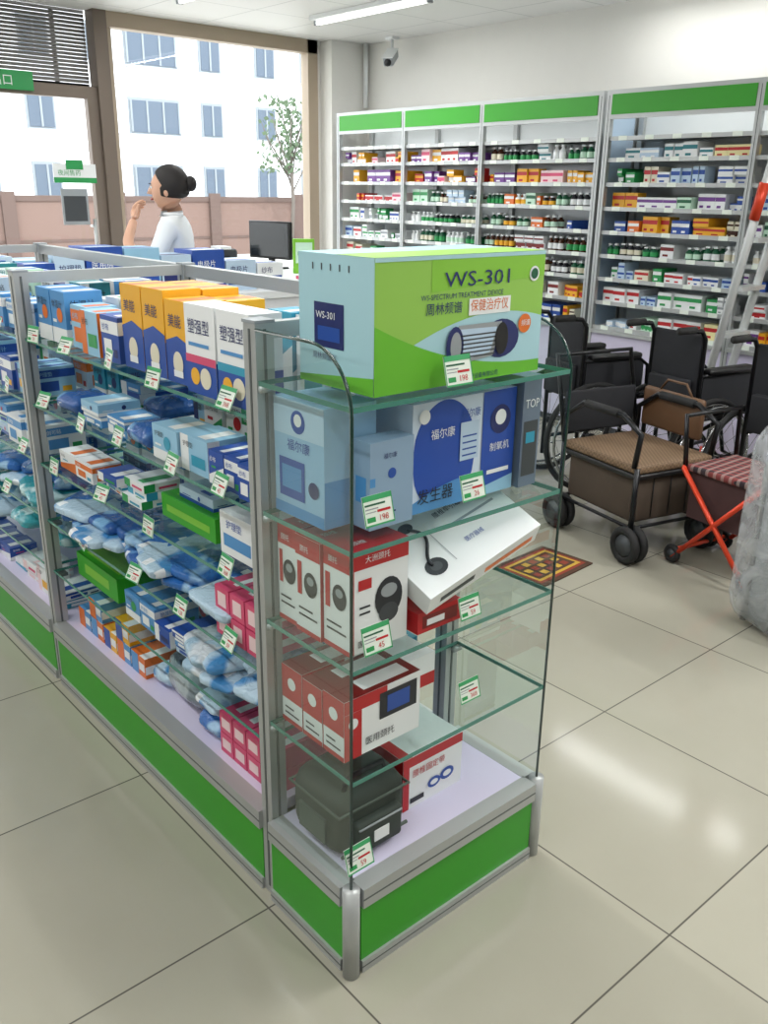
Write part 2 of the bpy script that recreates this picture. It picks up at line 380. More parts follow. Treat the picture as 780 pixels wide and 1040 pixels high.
for x in (0,W):
    R=.11;zt=1.29
    prof=[(L1-.022,ZB),(L1-.022,zt)]+[(R-R*math.sin(a)+0.0,zt-R+R*math.cos(a)) for a in [math.pi/2*i/10 for i in range(11)]]+[(0,ZB)]
    mb.quad([(x,a,b) for a,b in prof],GLASSV)
    path=[(x,a,b) for a,b in prof[1:]]
    mb.tube(path,.0032,GEDGED,6)
for z in EZ:
    for x in (.006,W-.006): mb.tube([(x-.006 if x<.1 else x-.02,L1-.03,z-.015),(x+.02 if x<.1 else x+.006,L1-.03,z-.015)],.007,ALU)
mb.obj('display_end_unit')
# ------------------------------------------------------------------ price tags
tags=MB()
def tag(x,y,z,face='L',s=1.0,tw=0.0,lean=.25):
    w,h=.058*s,.047*s
    rz={'L':-math.pi/2,'F':0}[face]+tw
    M=Matrix.Translation((x,y,z))@Matrix.Rotation(rz,4,'Z')@Matrix.Rotation(-lean,4,'X')@Matrix.Translation((-w/2,0,0))
    tags.box(0,0,0,w,.0012,h,TAGW,T=M)
    fr=(M,w,.001,h)
    decal(tags,fr,'F',0,.82,1,1,TAGG);decal(tags,fr,'F',.06,.66,.75,.72,DGREEN);decal(tags,fr,'F',.06,.54,.5,.58,GREY);decal(tags,fr,'F',.06,.44,.42,.47,GREY)
    decal(tags,fr,'F',0,0,1,.06,TAGG);decal(tags,fr,'F',0,0,.03,1,TAGG);decal(tags,fr,'F',.97,0,1,1,TAGG)
    dtext(tags,fr,'F',.50,.14,h*.2,str(random.choice([128,59,368,45,198,26])),RED)
    decal(tags,fr,'F',.08,.14,.36,.3,PGREEN);decal(tags,fr,'F',.45,.42,.9,.5,RED)
tag(.245,-.004,1.205,'F',1.15);tag(.06,-.006,.985,'F',1.15);tag(.295,-.006,.98,'F',1.08)
tag(.06,-.006,.735,'F',1.15);tag(.303,-.006,.728,'F',1.0);tag(.315,-.006,.532,'F',1.0);tag(.022,-.006,.262,'F',1.15,lean=.3)
# ------------------------------------------------------------------ big treatment-device carton (top)
mb=MB()
fr=carton(mb,.075,.035,1.1985,.426,.21,.228,MINT)
LG1=C('lime_light',146,196,84);LG2=C('lime_deep',104,184,48)
decal(mb,fr,'F',0,0,1,1,LG1,1)
dstrip(mb,fr,'F',lambda u:.0,lambda u:.10+.42*(1-u)**2.2,0,1,LG2,3)
dstrip(mb,fr,'F',lambda u:.0,lambda u:.10+.44*math.sin(min(1,(u)/1.0)*math.pi*.62+.2),.12,1,MINT,2)
dstrip(mb,fr,'F',lambda u:.70+.1*u,lambda u:1,.30,1,C('lime_mid',134,194,62),2)
decal(mb,fr,'F',0,.97,1,1,MINT,3)
dtext(mb,fr,'F',.37,.76,.026,'WS-301',DBLUE,5,sx=1.45)
dtext(mb,fr,'F',.24,.675,.009,'WS-SPECTRUM TREATMENT DEVICE',DBLUE,5,maxw=.24)
dtext(mb,fr,'F',.27,.56,.021,'周林频谱',DBLUE,5,maxw=.10);dtext(mb,fr,'F',.53,.56,.021,'保健治疗仪',ORG,5,maxw=.10)
decal(mb,fr,'F',.52,.53,.78,.66,WHITE,4)
dellipse(mb,fr,'F',.93,.82,.014,WHITE,4);dellipse(mb,fr,'F',.93,.82,.010,DGREEN,5)
dellipse(mb,fr,'F',.73,.32,.050,DBLUE,5,.036)
dpoly(mb,fr,'F',[(.40,.14),(.68,.19),(.73,.46),(.46,.46)],GREY,6)
dpoly(mb,fr,'F',[(.42,.17),(.66,.22),(.70,.42),(.47,.43)],PALEB,7)
for i in range(6): decal(mb,fr,'F',.44,.20+i*.034,.69,.212+i*.034,DKGREY,8)
dellipse(mb,fr,'F',.44,.30,.022,DBLUE,8,.036);dellipse(mb,fr,'F',.445,.30,.014,GREY,9,.026)
dellipse(mb,fr,'F',.73,.32,.018,BLACK,9,.03)
dellipse(mb,fr,'F',.88,.42,.018,ORG,7);dtext(mb,fr,'F',.855,.40,.012,'频谱',WHITE,9)
dtext(mb,fr,'F',.42,.02,.010,'西安频谱治疗设备有限公司',DBLUE,5,maxw=.2)
dstrip(mb,fr,'L',lambda u:0,lambda u:.05+.09*u,0,1,LG2,1)
decal(mb,fr,'L',.22,.30,.62,.64,DBLUE,2);dtext(mb,fr,'L',.25,.52,.012,'WS-301',WHITE,4,maxw=.07);decal(mb,fr,'L',.27,.35,.57,.46,BLUE,3)
dtext(mb,fr,'L',.2,.2,.013,'周林频谱仪',DBLUE,4,maxw=.1)
for i in range(5): decal(mb,fr,'L',.20+i*.12,.88,.215+i*.12,.93,DKGREY,2)
decal(mb,fr,'T',0,.49,1,.51,GREY,1);decal(mb,fr,'T',0,.0,1,.49,LG1,1)
mb.obj('therapy_device_carton')
# ------------------------------------------------------------------ end unit shelf 2
z=.9445
mb=MB();fr=carton(mb,.03,.115,z,.12,.155,.225,C('print_aqua',150,190,222))
decal(mb,fr,'L',0,.70,1,1,C('print_aqua2',184,210,232));dellipse(mb,fr,'L',.5,.83,.022,BLUE,2);dellipse(mb,fr,'L',.5,.845,.012,WHITE,3);dtext(mb,fr,'L',.28,.58,.022,'福尔康',BLUE,3)
decal(mb,fr,'L',.10,.16,.62,.5,BLUE,2);decal(mb,fr,'L',.16,.24,.56,.44,SKY,3);dellipse(mb,fr,'L',.8,.3,.016,DBLUE,3);decal(mb,fr,'L',.0,.0,1,.1,SKY,2)
decal(mb,fr,'F',0,0,1,.4,SKY);mb.obj('oxygen_concentrator_box')
mb=MB();fr=carton(mb,.09,.06,z,.105,.05,.165,C('print_grey_blue',140,166,192))
dtext(mb,fr,'F',.3,.8,.01,'福尔康',DBLUE);dellipse(mb,fr,'F',.5,.62,.01,BLUE);decal(mb,fr,'F',.0,.5,.12,.6,SKY);decal(mb,fr,'L',.2,.3,.8,.6,SKY);decal(mb,fr,'F',.1,.08,.5,.1,DBLUE);decal(mb,fr,'F',.1,.16,.6,.18,DBLUE)
mb.obj('nebulizer_box')
mb=MB();fr=carton(mb,.205,.075,z,.285,.17,.215,C('print_box_white',206,220,236))
PB2=C('print_royal',34,76,168)
dstrip(mb,fr,'F',lambda u:max(0,.48-.5*math.sqrt(max(0,1-((u-.30)/.30)**2))),lambda u:min(1,.48+.52*math.sqrt(max(0,1-((u-.30)/.30)**2))),0,.60,PB2,1,24)
dstrip(mb,fr,'F',lambda u:0,lambda u:.10+.14*math.sin(u*3.1),0,1,SKY,2)
decal(mb,fr,'F',.66,0,1,1,PB2,3);dstrip(mb,fr,'F',lambda u:0,lambda u:.05+.2*(u-.5),.5,1,LBLUE,4)
dtext(mb,fr,'F',.05,.08,.03,'发生器',INK,6,maxw=.11);dellipse(mb,fr,'F',.1,.88,.014,WHITE,5);dtext(mb,fr,'F',.16,.66,.020,'福尔康',WHITE,6)
dtext(mb,fr,'F',.45,.8,.018,'福尔康',BLUE,7,maxw=.05);decal(mb,fr,'F',.44,.4,.62,.76,PALEB,5);dellipse(mb,fr,'F',.84,.72,.030,DBLUE,5);dellipse(mb,fr,'F',.84,.74,.016,WHITE,6)
for i in range(4): decal(mb,fr,'F',.46,.44+i*.06,.60,.455+i*.06,BLUE,6)
dtext(mb,fr,'F',.74,.42,.018,'制氧机',WHITE,6);decal(mb,fr,'F',.72,.2,.95,.24,WHITE,6);decal(mb,fr,'L',0,0,1,.3,SKY);mb.obj('oxygen_generator_box')
mb=MB();fr=carton(mb,.497,.06,z,.055,.19,.235,C('print_slate',104,118,136));dtext(mb,fr,'F',.12,.72,.018,'TOP',WHITE,maxw=.042);decal(mb,fr,'F',.1,.1,.9,.6,DKGREY);decal(mb,fr,'F',.25,.4,.75,.5,CYAN,2);mb.obj('glucose_meter_box')
# shelf 3: neck brace cartons
z=.7115
for i,(y,d,hh,x) in enumerate([(.045,.078,.208,.032),(.126,.078,.203,.026),(.207,.062,.206,.03)]):
    mb=MB();fr=carton(mb,x,y,z,.142,d,hh,WHITE)
    decal(mb,fr,'F',0,.82,1,1,RED);decal(mb,fr,'F',0,0,.07,.82,RED);dtext(mb,fr,'F',.25,.87,.014,'大洲颈托',WHITE,maxw=.08)
    dellipse(mb,fr,'F',.66,.47,.034,INK,2,.042);dellipse(mb,fr,'F',.66,.54,.02,GREY,3,.014);dellipse(mb,fr,'F',.66,.32,.024,DKGREY,3,.02)
    decal(mb,fr,'F',.16,.38,.34,.40,INK,2);decal(mb,fr,'F',.16,.44,.34,.46,INK,2);dtext(mb,fr,'F',.14,.06,.014,'医用颈托',INK,2,maxw=.09);decal(mb,fr,'F',.14,.62,.36,.72,RED,2)
    decal(mb,fr,'L',0,.80,1,1,RED);decal(mb,fr,'L',0,0,1,.05,RED);dellipse(mb,fr,'L',.62,.54,.021,INK,2,.026);dellipse(mb,fr,'L',.62,.58,.011,GREY,3,.009)
    decal(mb,fr,'L',.12,.18,.88,.20,INK,2);decal(mb,fr,'L',.12,.25,.7,.27,INK,2);decal(mb,fr,'L',.08,.4,.26,.74,RED,2);decal(mb,fr,'T',0,0,1,1,RED);dtext(mb,fr,'L',.2,.85,.013,'颈托',WHITE,3)
    dtext(mb,fr,'T',.2,.3,.016,'颈椎',WHITE)
    mb.obj('neck_brace_box')
mb=MB();fr=carton(mb,.19,.13,z,.16,.13,.075,RED);decal(mb,fr,'F',.1,.2,.9,.8,DRED);dtext(mb,fr,'F',.3,.3,.03,'医用',WHITE);decal(mb,fr,'T',.1,.1,.9,.9,DRED);mb.obj('red_medicine_box')
mb=MB();fr=carton(mb,.19,.03,z,.12,.08,.045,RED);decal(mb,fr,'F',.1,.2,.9,.8,DRED,1);decal(mb,fr,'F',.2,.3,.6,.6,WHITE,2);mb.obj('red_medicine_box')
mb=MB();fr=carton(mb,.36,.17,z,.15,.10,.085,WHITE);decal(mb,fr,'F',.1,.2,.9,.5,ORG);decal(mb,fr,'F',.1,.6,.6,.75,INK);mb.obj('white_medicine_box')
mb=MB();T=Matrix.Translation((.195,.012,.762))@Matrix.Rotation(math.radians(-14),4,'Y')@Matrix.Rotation(math.radians(26),4,'X')
fr=carton(mb,0,0,0,.32,.195,.05,WHITE,T=T);decal(mb,fr,'F',.5,.2,.95,.5,ORG);decal(mb,fr,'F',.1,.3,.4,.6,INK)
cab=[fpt(fr,'T',.24+.06*math.sin(t*5),.78-.5*t,.003) for t in [i/14 for i in range(15)]]
mb.tube(cab,.0035,INK,6)
M=T
mb.bag((0,0,0),(.001,.001,.001),INK,1) if False else None
dellipse(mb,fr,'T',.24,.80,.018,INK,2,.012);dellipse(mb,fr,'T',.20,.26,.026,INK,2,.020);dellipse(mb,fr,'T',.20,.26,.014,DKGREY,3,.010)
decal(mb,fr,'T',.34,.2,.345,.6,GREY,2)
dtext(mb,fr,'T',.46,.72,.014,'腰椎牵引器',INK,3);decal(mb,fr,'T',.46,.55,.9,.58,GREY,2);dtext(mb,fr,'T',.5,.3,.012,'医疗器械',BLUE,3)
mb.obj('lumbar_traction_box')
# shelf 4: flat stacked cartons
z=.4715
for i,(y,d,hh) in enumerate([(.06,.066,.135),(.130,.064,.130),(.198,.070,.134)]):
    mb=MB();fr=carton(mb,.03,y,z,.20,d,hh,WHITE)
    decal(mb,fr,'F',0,.78,.55,1,RED);decal(mb,fr,'F',.0,.0,.22,.78,RED,2);dtext(mb,fr,'F',.27,.14,.018,'医用颈托',INK,4,maxw=.12);decal(mb,fr,'F',.45,.46,.95,.9,INK,2);decal(mb,fr,'F',.55,.54,.85,.82,BLUE,3)
    dellipse(mb,fr,'F',.11,.6,.012,WHITE,4)
    decal(mb,fr,'L',.0,.42,1,1,RED,1);decal(mb,fr,'L',0,0,1,.08,RED,1);decal(mb,fr,'L',.15,.16,.85,.19,INK,2);decal(mb,fr,'L',.15,.26,.6,.29,INK,2);dellipse(mb,fr,'L',.5,.72,.014,WHITE,2);decal(mb,fr,'T',0,0,1,1,DRED,1);decal(mb,fr,'T',.3,.2,.9,.8,WHITE,2)
    mb.obj('cervical_collar_box')
mb=MB();fr=carton(mb,.25,.17,z,.13,.1,.08,WHITE);decal(mb,fr,'F',0,0,1,.4,RED);mb.obj('white_medicine_box')
# base
z=ZB
mb=MB();fr=carton(mb,.235,.11,z,.185,.16,.135,WHITE)
decal(mb,fr,'F',0,0,.1,1,RED,2);decal(mb,fr,'F',0,.82,1,1,RED);dtext(mb,fr,'F',.15,.6,.020,'腰椎固定带',RED,4,maxw=.1);dellipse(mb,fr,'F',.52,.3,.02,BLUE,3,.014);dellipse(mb,fr,'F',.74,.34,.022,BLUE,3,.016);dellipse(mb,fr,'F',.52,.3,.012,WHITE,4,.007);dellipse(mb,fr,'F',.74,.34,.013,WHITE,4,.008)
decal(mb,fr,'F',.12,.1,.35,.2,INK,3);decal(mb,fr,'L',0,0,1,1,RED,1);decal(mb,fr,'L',.15,.2,.85,.6,WHITE,2);decal(mb,fr,'T',0,.0,.15,1,RED,1)
mb.obj('lumbar_support_box')
BAGF=mat('bag_fabric',(52,60,54),.75,noise_amt=.45);BAGT=mat('bag_trim',(78,88,80),.7)
mb=MB();mb.bag((.118,.155,ZB+.078),(.19,.175,.156),BAGF,3,pw=.32,wr=.05,flat=.10)
mb.tube([(.024,.068,ZB+.118),(.024,.24,ZB+.118),(.212,.24,ZB+.118),(.212,.068,ZB+.118)],.004,BAGT,6,True)
mb.tube([(.028,.066,ZB+.02),(.208,.066,ZB+.02)],.004,BAGT,6)
mb.tube([(.06,.10,ZB+.150),(.07,.10,ZB+.178),(.165,.10,ZB+.178),(.175,.10,ZB+.150)],.006,BLK2,6)
mb.rbox(.055,.048,ZB+.015,.18,.075,ZB+.092,BAGF,.008);mb.tube([(.06,.047,ZB+.082),(.175,.047,ZB+.082)],.0025,GREY,5)
mb.box(.10,.046,ZB+.035,.14,.048,ZB+.062,WHITE);mb.box(.018,.11,ZB+.03,.024,.20,ZB+.09,BAGT)
mb.obj('medical_kit_bag')
# ------------------------------------------------------------------ gondola goods
GOODS=[(BLUE,WHITE),(WHITE,BLUE),(SKY,WHITE),(PALEB,BLUE),(LBLUE,DBLUE),(WHITE,CYAN),(DBLUE,YEL),(WHITE,PALEP),(CYAN,WHITE),(WHITE,PGREEN),(PALEB,ORG),(WHITE,SKY),(TEAL,WHITE),(PALEG,BLUE)]
def product(mb,x,y,z,w,d,h,a,b,txt=None,rz=0,c=None):
    fr=carton(mb,x,y,z,w,d,h,a,rz)
    k=random.random();c=c or random.choice([RED,YEL,PINK,CYAN,DBLUE,PGREEN,ORG,b,b])
    for f in 'LF':
        if k<.3: decal(mb,fr,f,0,.62,1,.9,b);decal(mb,fr,f,.15,.15,.6,.5,b,2);decal(mb,fr,f,.68,.12,.9,.3,c,2)
        elif k<.55: decal(mb,fr,f,0,0,1,.3,b);dellipse(mb,fr,f,.6,.55,min(fdim(fr,f))*.2,c,2);decal(mb,fr,f,.1,.4,.35,.46,b,2)
        elif k<.8: dpoly(mb,fr,f,[(0,0),(1,0),(1,.6),(0,.25)],b);decal(mb,fr,f,.2,.5,.5,.56,c,2)
        else: decal(mb,fr,f,0,0,.3,1,b);decal(mb,fr,f,.4,.2,.9,.5,c,2)
        if txt: dtext(mb,fr,f,.12,.68,min(h*.16,fdim(fr,f)[0]*.22),txt,INK if (k>=.3 and a not in (BLUE,DBLUE)) else (WHITE if a in(BLUE,DBLUE) and k>=.3 else a),4,maxw=fdim(fr,f)[0]*.76)
    decal(mb,fr,'T',.1,.2,.9,.5,b)
    return fr
WORDS=['护理垫','口罩','纱布','血压计','体温计','医用棉','创可贴','电极片']
PBG=[printed('bag_print_a',(46,104,176),(150,188,218),10,.56,c3=(226,234,240)),printed('bag_print_b',(178,204,222),(70,136,192),9,.52,c3=(236,240,244)),printed('bag_print_c',(208,216,222),(150,180,200),10,.5),printed('bag_print_d',(56,150,160),(196,224,226),10,.56),printed('bag_print_e',(44,90,158),(120,170,210),11,.55,c3=(226,232,240)),printed('bag_print_f',(226,228,232),(206,120,146),12,.6)]
def row(mb,z,y0,y1,x,hmin,hmax,dmin,dmax,pal,wmin=.07,wmax=.14,gap=.004,messy=.0):
    y=y0
    while y<y1-.04:
        a,b=random.choice(pal);h=random.uniform(hmin,hmax);d=random.uniform(dmin,dmax);w=random.uniform(wmin,wmax);t=random.choice(WORDS);c=random.choice([RED,YEL,PINK,CYAN,DBLUE,PGREEN,ORG])
        if random.random()<messy:
            q=random.random()
            if q<.6 and y+.13<y1:
                hh=random.uniform(.02,.035)
                for k in range(random.choice([1,2,3])): product(mb,x+random.uniform(0,.02),y+.01+random.uniform(0,.01),z+k*(hh+.001),w+.02,.11,hh,*random.choice(pal),rz=random.uniform(-.06,.06))
                y+=.145;continue
            elif y+.14<y1:
                mb.bag((x+.06,y+.07,z+.03),(.13,.13,.06),random.choice([PBG[0],PBG[1],PBG[4],PBG[3]]),random.randint(0,99),pw=.3,wr=.10,rz=random.uniform(-.4,.4));y+=.145;continue
        for k in range(random.choice([1,1,2,2,3])):
            if y+d>y1: return
            product(mb,x+random.uniform(-.01,.012),y,z,w,d,h*random.uniform(.97,1),a,b,t,c=c);y+=d+gap
        y+=random.uniform(0,.015)
e=.0015
mb=MB();z=1.12+e
for i in range(2):
    fr=carton(mb,.03,.345+i*.128,z,.075,.12,.185,WHITE);decal(mb,fr,'L',0,.0,1,.35,BLUE);decal(mb,fr,'L',0,.35,1,.44,PINK if i else CYAN,2);dtext(mb,fr,'L',.12,.68,.03,'塑强型',DBLUE,3,maxw=.085);dellipse(mb,fr,'L',.3,.2,.018,YEL,3);dellipse(mb,fr,'L',.65,.2,.022,CREAM,3);decal(mb,fr,'T',.1,.1,.9,.9,PALEB);decal(mb,fr,'F',0,0,1,.4,BLUE);decal(mb,fr,'L',.12,.54,.8,.58,SKY,3)
for k in range(2):
    for i in range(3):
        hh=(.180,.196,.196)[i];fr=carton(mb,.05+k*.1,.615+i*.108,z,.095,.103,hh-k*.004,YEL);decal(mb,fr,'L',0,.0,1,.42,BLUE);dpoly(mb,fr,'L',[(0,.42),(1,.42),(1,.5),(.5,.58),(0,.5)],BLUE,2);dtext(mb,fr,'L',.15,.68,.028,'美能',DBLUE,3,maxw=.07)
        dellipse(mb,fr,'L',.5,.25,.022,CREAM,3,.026);decal(mb,fr,'L',.3,.08,.7,.16,WHITE,4);decal(mb,fr,'T',.0,.3,1,.7,ORG);decal(mb,fr,'F',0,0,1,.42,BLUE)
row(mb,z,.95,1.49,.05,.10,.15,.08,.12,[(BLUE,WHITE),(SKY,WHITE),(WHITE,BLUE),(LBLUE,ORG)],messy=.15)
row(mb,z,.35,.60,.20,.10,.17,.08,.12,GOODS,messy=.2);row(mb,z,.95,1.48,.20,.10,.15,.08,.12,GOODS,messy=.2);row(mb,z,.35,1.48,.36,.08,.14,.08,.12,[(BLUE,WHITE),(DBLUE,WHITE),(SKY,WHITE),(PALEB,BLUE)],wmax=.16,messy=.3)
row(mb,z,1.56,1.9,.04,.07,.11,.07,.1,[(GOLD,BLUE),(SKY,WHITE)]);row(mb,z,1.95,2.68,.04,.10,.15,.08,.12,GOODS)
row(mb,z,1.56,2.7,.22,.10,.14,.08,.12,GOODS,messy=.2);row(mb,z,1.56,2.7,.38,.08,.13,.08,.12,[(PALEB,BLUE),(WHITE,SKY),(BLUE,WHITE)])
mb.obj('boxed_medical_supplies')
mb=MB();z=.93+e
row(mb,z,.34,1.49,.03,.07,.13,.06,.13,[(BLUE,WHITE),(PALEB,BLUE),(DBLUE,WHITE),(WHITE,SKY),(SKY,WHITE),(LBLUE,WHITE)],messy=.45)
row(mb,z,.34,1.49,.19,.10,.15,.07,.12,GOODS,messy=.2);row(mb,z,.34,1.49,.36,.10,.15,.07,.12,GOODS,wmax=.17)
row(mb,z,1.56,2.7,.03,.06,.12,.06,.12,[(BLUE,WHITE),(SKY,WHITE),(DBLUE,CYAN),(LBLUE,BLUE)],messy=.4);row(mb,z,1.56,2.7,.2,.09,.14,.07,.1,GOODS)
mb.obj('boxed_medical_supplies')
mb=MB();z=.75+e
fr=carton(mb,.08,.60,z,.15,.26,.06,GREEN);decal(mb,fr,'L',.1,.3,.9,.6,LGREEN);decal(mb,fr,'T',.15,.15,.85,.85,LGREEN);product(mb,.10,.64,z+.062,.11,.16,.03,PALEB,BLUE)
fr=carton(mb,.07,.42,z,.12,.14,.10,WHITE);decal(mb,fr,'L',.1,.2,.9,.5,SKY);dtext(mb,fr,'L',.2,.65,.02,'护理垫',BLUE,3)
row(mb,z,.9,1.49,.05,.04,.09,.06,.14,[(WHITE,PGREEN),(WHITE,ORG),(PALEB,BLUE),(WHITE,CYAN),(BLUE,WHITE)],messy=.6);row(mb,z,.34,1.49,.27,.07,.12,.07,.12,GOODS,wmax=.2,messy=.2)
row(mb,z,1.56,2.7,.04,.05,.11,.06,.14,GOODS,messy=.5);row(mb,z,1.56,2.7,.26,.08,.13,.07,.12,GOODS)
mb.obj('boxed_medical_supplies')
mb=MB();z=.57+e
for i in range(26):
    y=.56+(i%13)*.072+random.uniform(-.01,.01);x=random.choice([.11,.16,.2,.24]);zz=(i//13)*.030+random.uniform(0,.01)
    mb.bag((x,y,z+.020+zz),(random.uniform(.17,.25),random.uniform(.13,.20),.036),random.choice([PBG[0],PBG[0],PBG[1],PBG[4],PBG[4]]),i,rz=random.uniform(-.6,.6),pw=.26,wr=.11,flat=.4)
for i in range(18):
    y=1.64+(i%9)*.12;mb.bag((random.choice([.12,.2]),y,z+.022+(i//9)*.035),(random.uniform(.18,.24),.17,.045),random.choice([PBG[3],PBG[3],PBG[1],PBG[0]]),i+50,rz=random.uniform(-.5,.5),pw=.32,wr=.13,flat=.5)
row(mb,z,.56,1.49,.38,.08,.12,.07,.12,GOODS,wmax=.15,messy=.3);row(mb,z,1.56,2.7,.38,.08,.12,.07,.12,GOODS,wmax=.15,messy=.3)
mb.obj('bagged_medical_dressings')
mb=MB()
for i in range(3):
    for k in range(2):
        fr=carton(mb,.03,.345+i*.063,z+k*.062,.15,.058,.058,PINK);decal(mb,fr,'L',.2,.2,.8,.8,PALEP);decal(mb,fr,'F',.1,.3,.9,.6,WHITE);decal(mb,fr,'T',.2,.2,.8,.5,WHITE)
row(mb,z,.34,.5,.3,.08,.12,.07,.12,GOODS,wmax=.18)
mb.obj('pink_plaster_boxes')
mb=MB();z=.40+e
fr=carton(mb,.06,1.14,z,.2,.28,.075,GREEN);decal(mb,fr,'L',.2,.3,.8,.7,LGREEN);decal(mb,fr,'T',.1,.1,.9,.9,LGREEN)
row(mb,z,.66,1.12,.05,.04,.08,.08,.13,[(SKY,WHITE),(WHITE,SKY),(PALEB,BLUE),(BLUE,WHITE)],messy=.5)
row(mb,z,.34,1.49,.33,.08,.12,.07,.12,GOODS,wmax=.18);row(mb,z,1.56,2.7,.33,.08,.12,.07,.12,GOODS,wmax=.18)
mb.obj('boxed_medical_supplies')
mb=MB()
for i in range(10):
    y=.40+(i%5)*.055;mb.bag((random.choice([.12,.19]),y,z+.028+(i//5)*.042),(.22,random.uniform(.12,.17),.052),random.choice([PBG[2],PBG[1],PBG[1],PBG[0]]),i+30,rz=random.uniform(-.4,.4),wr=.12,pw=.3)
for i in range(14):
    y=1.64+(i%7)*.15;mb.bag((random.choice([.12,.2]),y,z+.035+(i//7)*.045),(.22,.17,.06),random.choice([PBG[3],PBG[1],PBG[0]]),i+60,rz=random.uniform(-.4,.4),wr=.14,pw=.35)
mb.obj('bagged_cotton_rolls')
mb=MB();z=ZB
for i in range(4):
    for k in range(2):
        fr=carton(mb,.05,.34+i*.06,z+k*.058,.16,.056,.055,PINK);decal(mb,fr,'L',.15,.25,.85,.75,PALEP);decal(mb,fr,'T',.2,.2,.8,.6,WHITE)
mb.obj('pink_plaster_boxes')
mb=MB()
for i in range(5):
    for k in range(1+(i%2)):
        a,b=((ORG,SKY),(SKY,ORG),(YEL,BLUE))[(i+k)%3];fr=carton(mb,.06,1.0+i*.092,z+k*.066,.13,.085,.063,a);decal(mb,fr,'L',0,0,.5,1,b);decal(mb,fr,'L',.55,.3,.95,.7,WHITE,2);decal(mb,fr,'T',0,0,1,.4,WHITE);decal(mb,fr,'F',0,.2,1,.6,WHITE)
row(mb,z,.62,1.49,.34,.08,.13,.07,.12,GOODS,wmax=.18);row(mb,z,1.56,2.7,.06,.05,.1,.07,.12,GOODS,messy=.4);row(mb,z,1.56,2.7,.33,.08,.12,.07,.12,GOODS,wmax=.18)
mb.obj('boxed_medical_supplies')
PSV=printed('bag_silver',(128,142,150),(170,182,188),10,.5,rough=.15)
mb=MB();mb.bag((.16,.80,z+.075),(.20,.22,.15),PSV,77,pw=.6,wr=.34,flat=.3);mb.obj('silver_plastic_bag')
mb=MB();mb.bag((.15,.645,z+.03),(.2,.12,.06),PBG[0],78,pw=.35);mb.bag((.15,.655,z+.085),(.2,.12,.05),PBG[1],79,pw=.35);mb.bag((.16,.94,z+.03),(.18,.10,.06),PBG[1],80,pw=.35);mb.obj('bagged_medical_dressings')
for zz in LV[:-1]:
    y=.40+random.random()*.06
    while y<2.65:
        if abs(y-1.52)>.06: tag(.0,y,zz-.004+random.uniform(-.01,.01),'L',1.0,tw=random.uniform(-.2,.2),lean=random.uniform(.15,.5))
        y+=random.uniform(.19,.36)
tags.obj('price_tags')
# ------------------------------------------------------------------ wall shelving
ZL=[.70,.86,1.01,1.155,1.30,1.445,1.59,1.735]
XF=4.10;XBk=4.5
BACK=mat('shelf_back',(220,225,226),.15)
def wall_unit(ys):
    mb=MB();y1=ys[0];y0=ys[-1]
    mb.box(XBk-.01,y0,.0,XBk,y1,2.13,BACK)
    for y in ys:
        mb.box(XF,y-.018,0,XF+.035,y+.018,2.13,ALU);mb.box(XF-.001,y-.002,.05,XF,y+.002,2.1,ALUD);mb.box(XBk-.04,y-.018,0,XBk-.01,y+.018,2.13,ALU)
    for b,a in zip(ys[:-1],ys[1:]):
        a2,b2=a+.018,b-.018
        mb.box(XF,a2,1.965,XF+.03,b2,2.13,ALU);mb.box(XF-.004,a2+.005,1.99,XF+.001,b2-.005,2.105,GREEN)
        for z in ZL+[1.86]:
            mb.box(XF+.03,a2,z-.008,XBk-.01,b2,z,WHITE);mb.box(XF+.015,a2,z-.018,XF+.03,b2,z+.006,ALU)
            n=5
            for i in range(n):
                yy=a2+(b2-a2)*(i+.5)/n;mb.box(XF+.0135,yy-.03,z-.018,XF+.015,yy+.03,z+.008,TAGW)
        mb.box(XF+.01,a2,.04,XBk-.01,b2,.66,LILAC);mb.box(XF+.02,a2,0,XBk-.01,b2,.04,DKGREY)
        mid=(a2+b2)/2;mb.box(XF+.007,mid-.003,.06,XF+.0105,mid+.003,.64,DKGREY)
        for s in(-1,1): mb.box(XF-.005,mid+s*.05-.006,.35,XF+.0105,mid+s*.05+.006,.47,ALU)
        mb.box(XF-.02,a2,.66,XF+.03,b2,.682,ALU)
    mb.box(XF+.035,y0-.012,0,XBk-.04,y0-.004,2.1,PALEB)
    return mb.obj('wall_medicine_shelf')
U1=[5.28,4.46,3.63,2.615];U2=[2.555,1.57,.56]
wall_unit(U1);wall_unit(U2)
PALS=[[(RED,YEL),(YEL,RED),(PURP,WHITE),(YEL,WHITE),(PALEP,PINK),(WHITE,RED)],
 [(WHITE,PGREEN),(WHITE,BLUE),(CREAM,RED),(PALEB,BLUE),(PGREEN,WHITE),(WHITE,GREY),(WHITE,RED)],
 [(WHITE,TEAL),(PALEB,WHITE),(WHITE,RED),(PALEY,RED),(RED,WHITE),(SKY,WHITE),(PALEG,PGREEN)],
 [(PALEG,DGREEN),(CREAM,BROWN),(WHITE,DRED),(BLUE,WHITE),(WHITE,PURP),(ORG,WHITE),(YEL,RED)]]
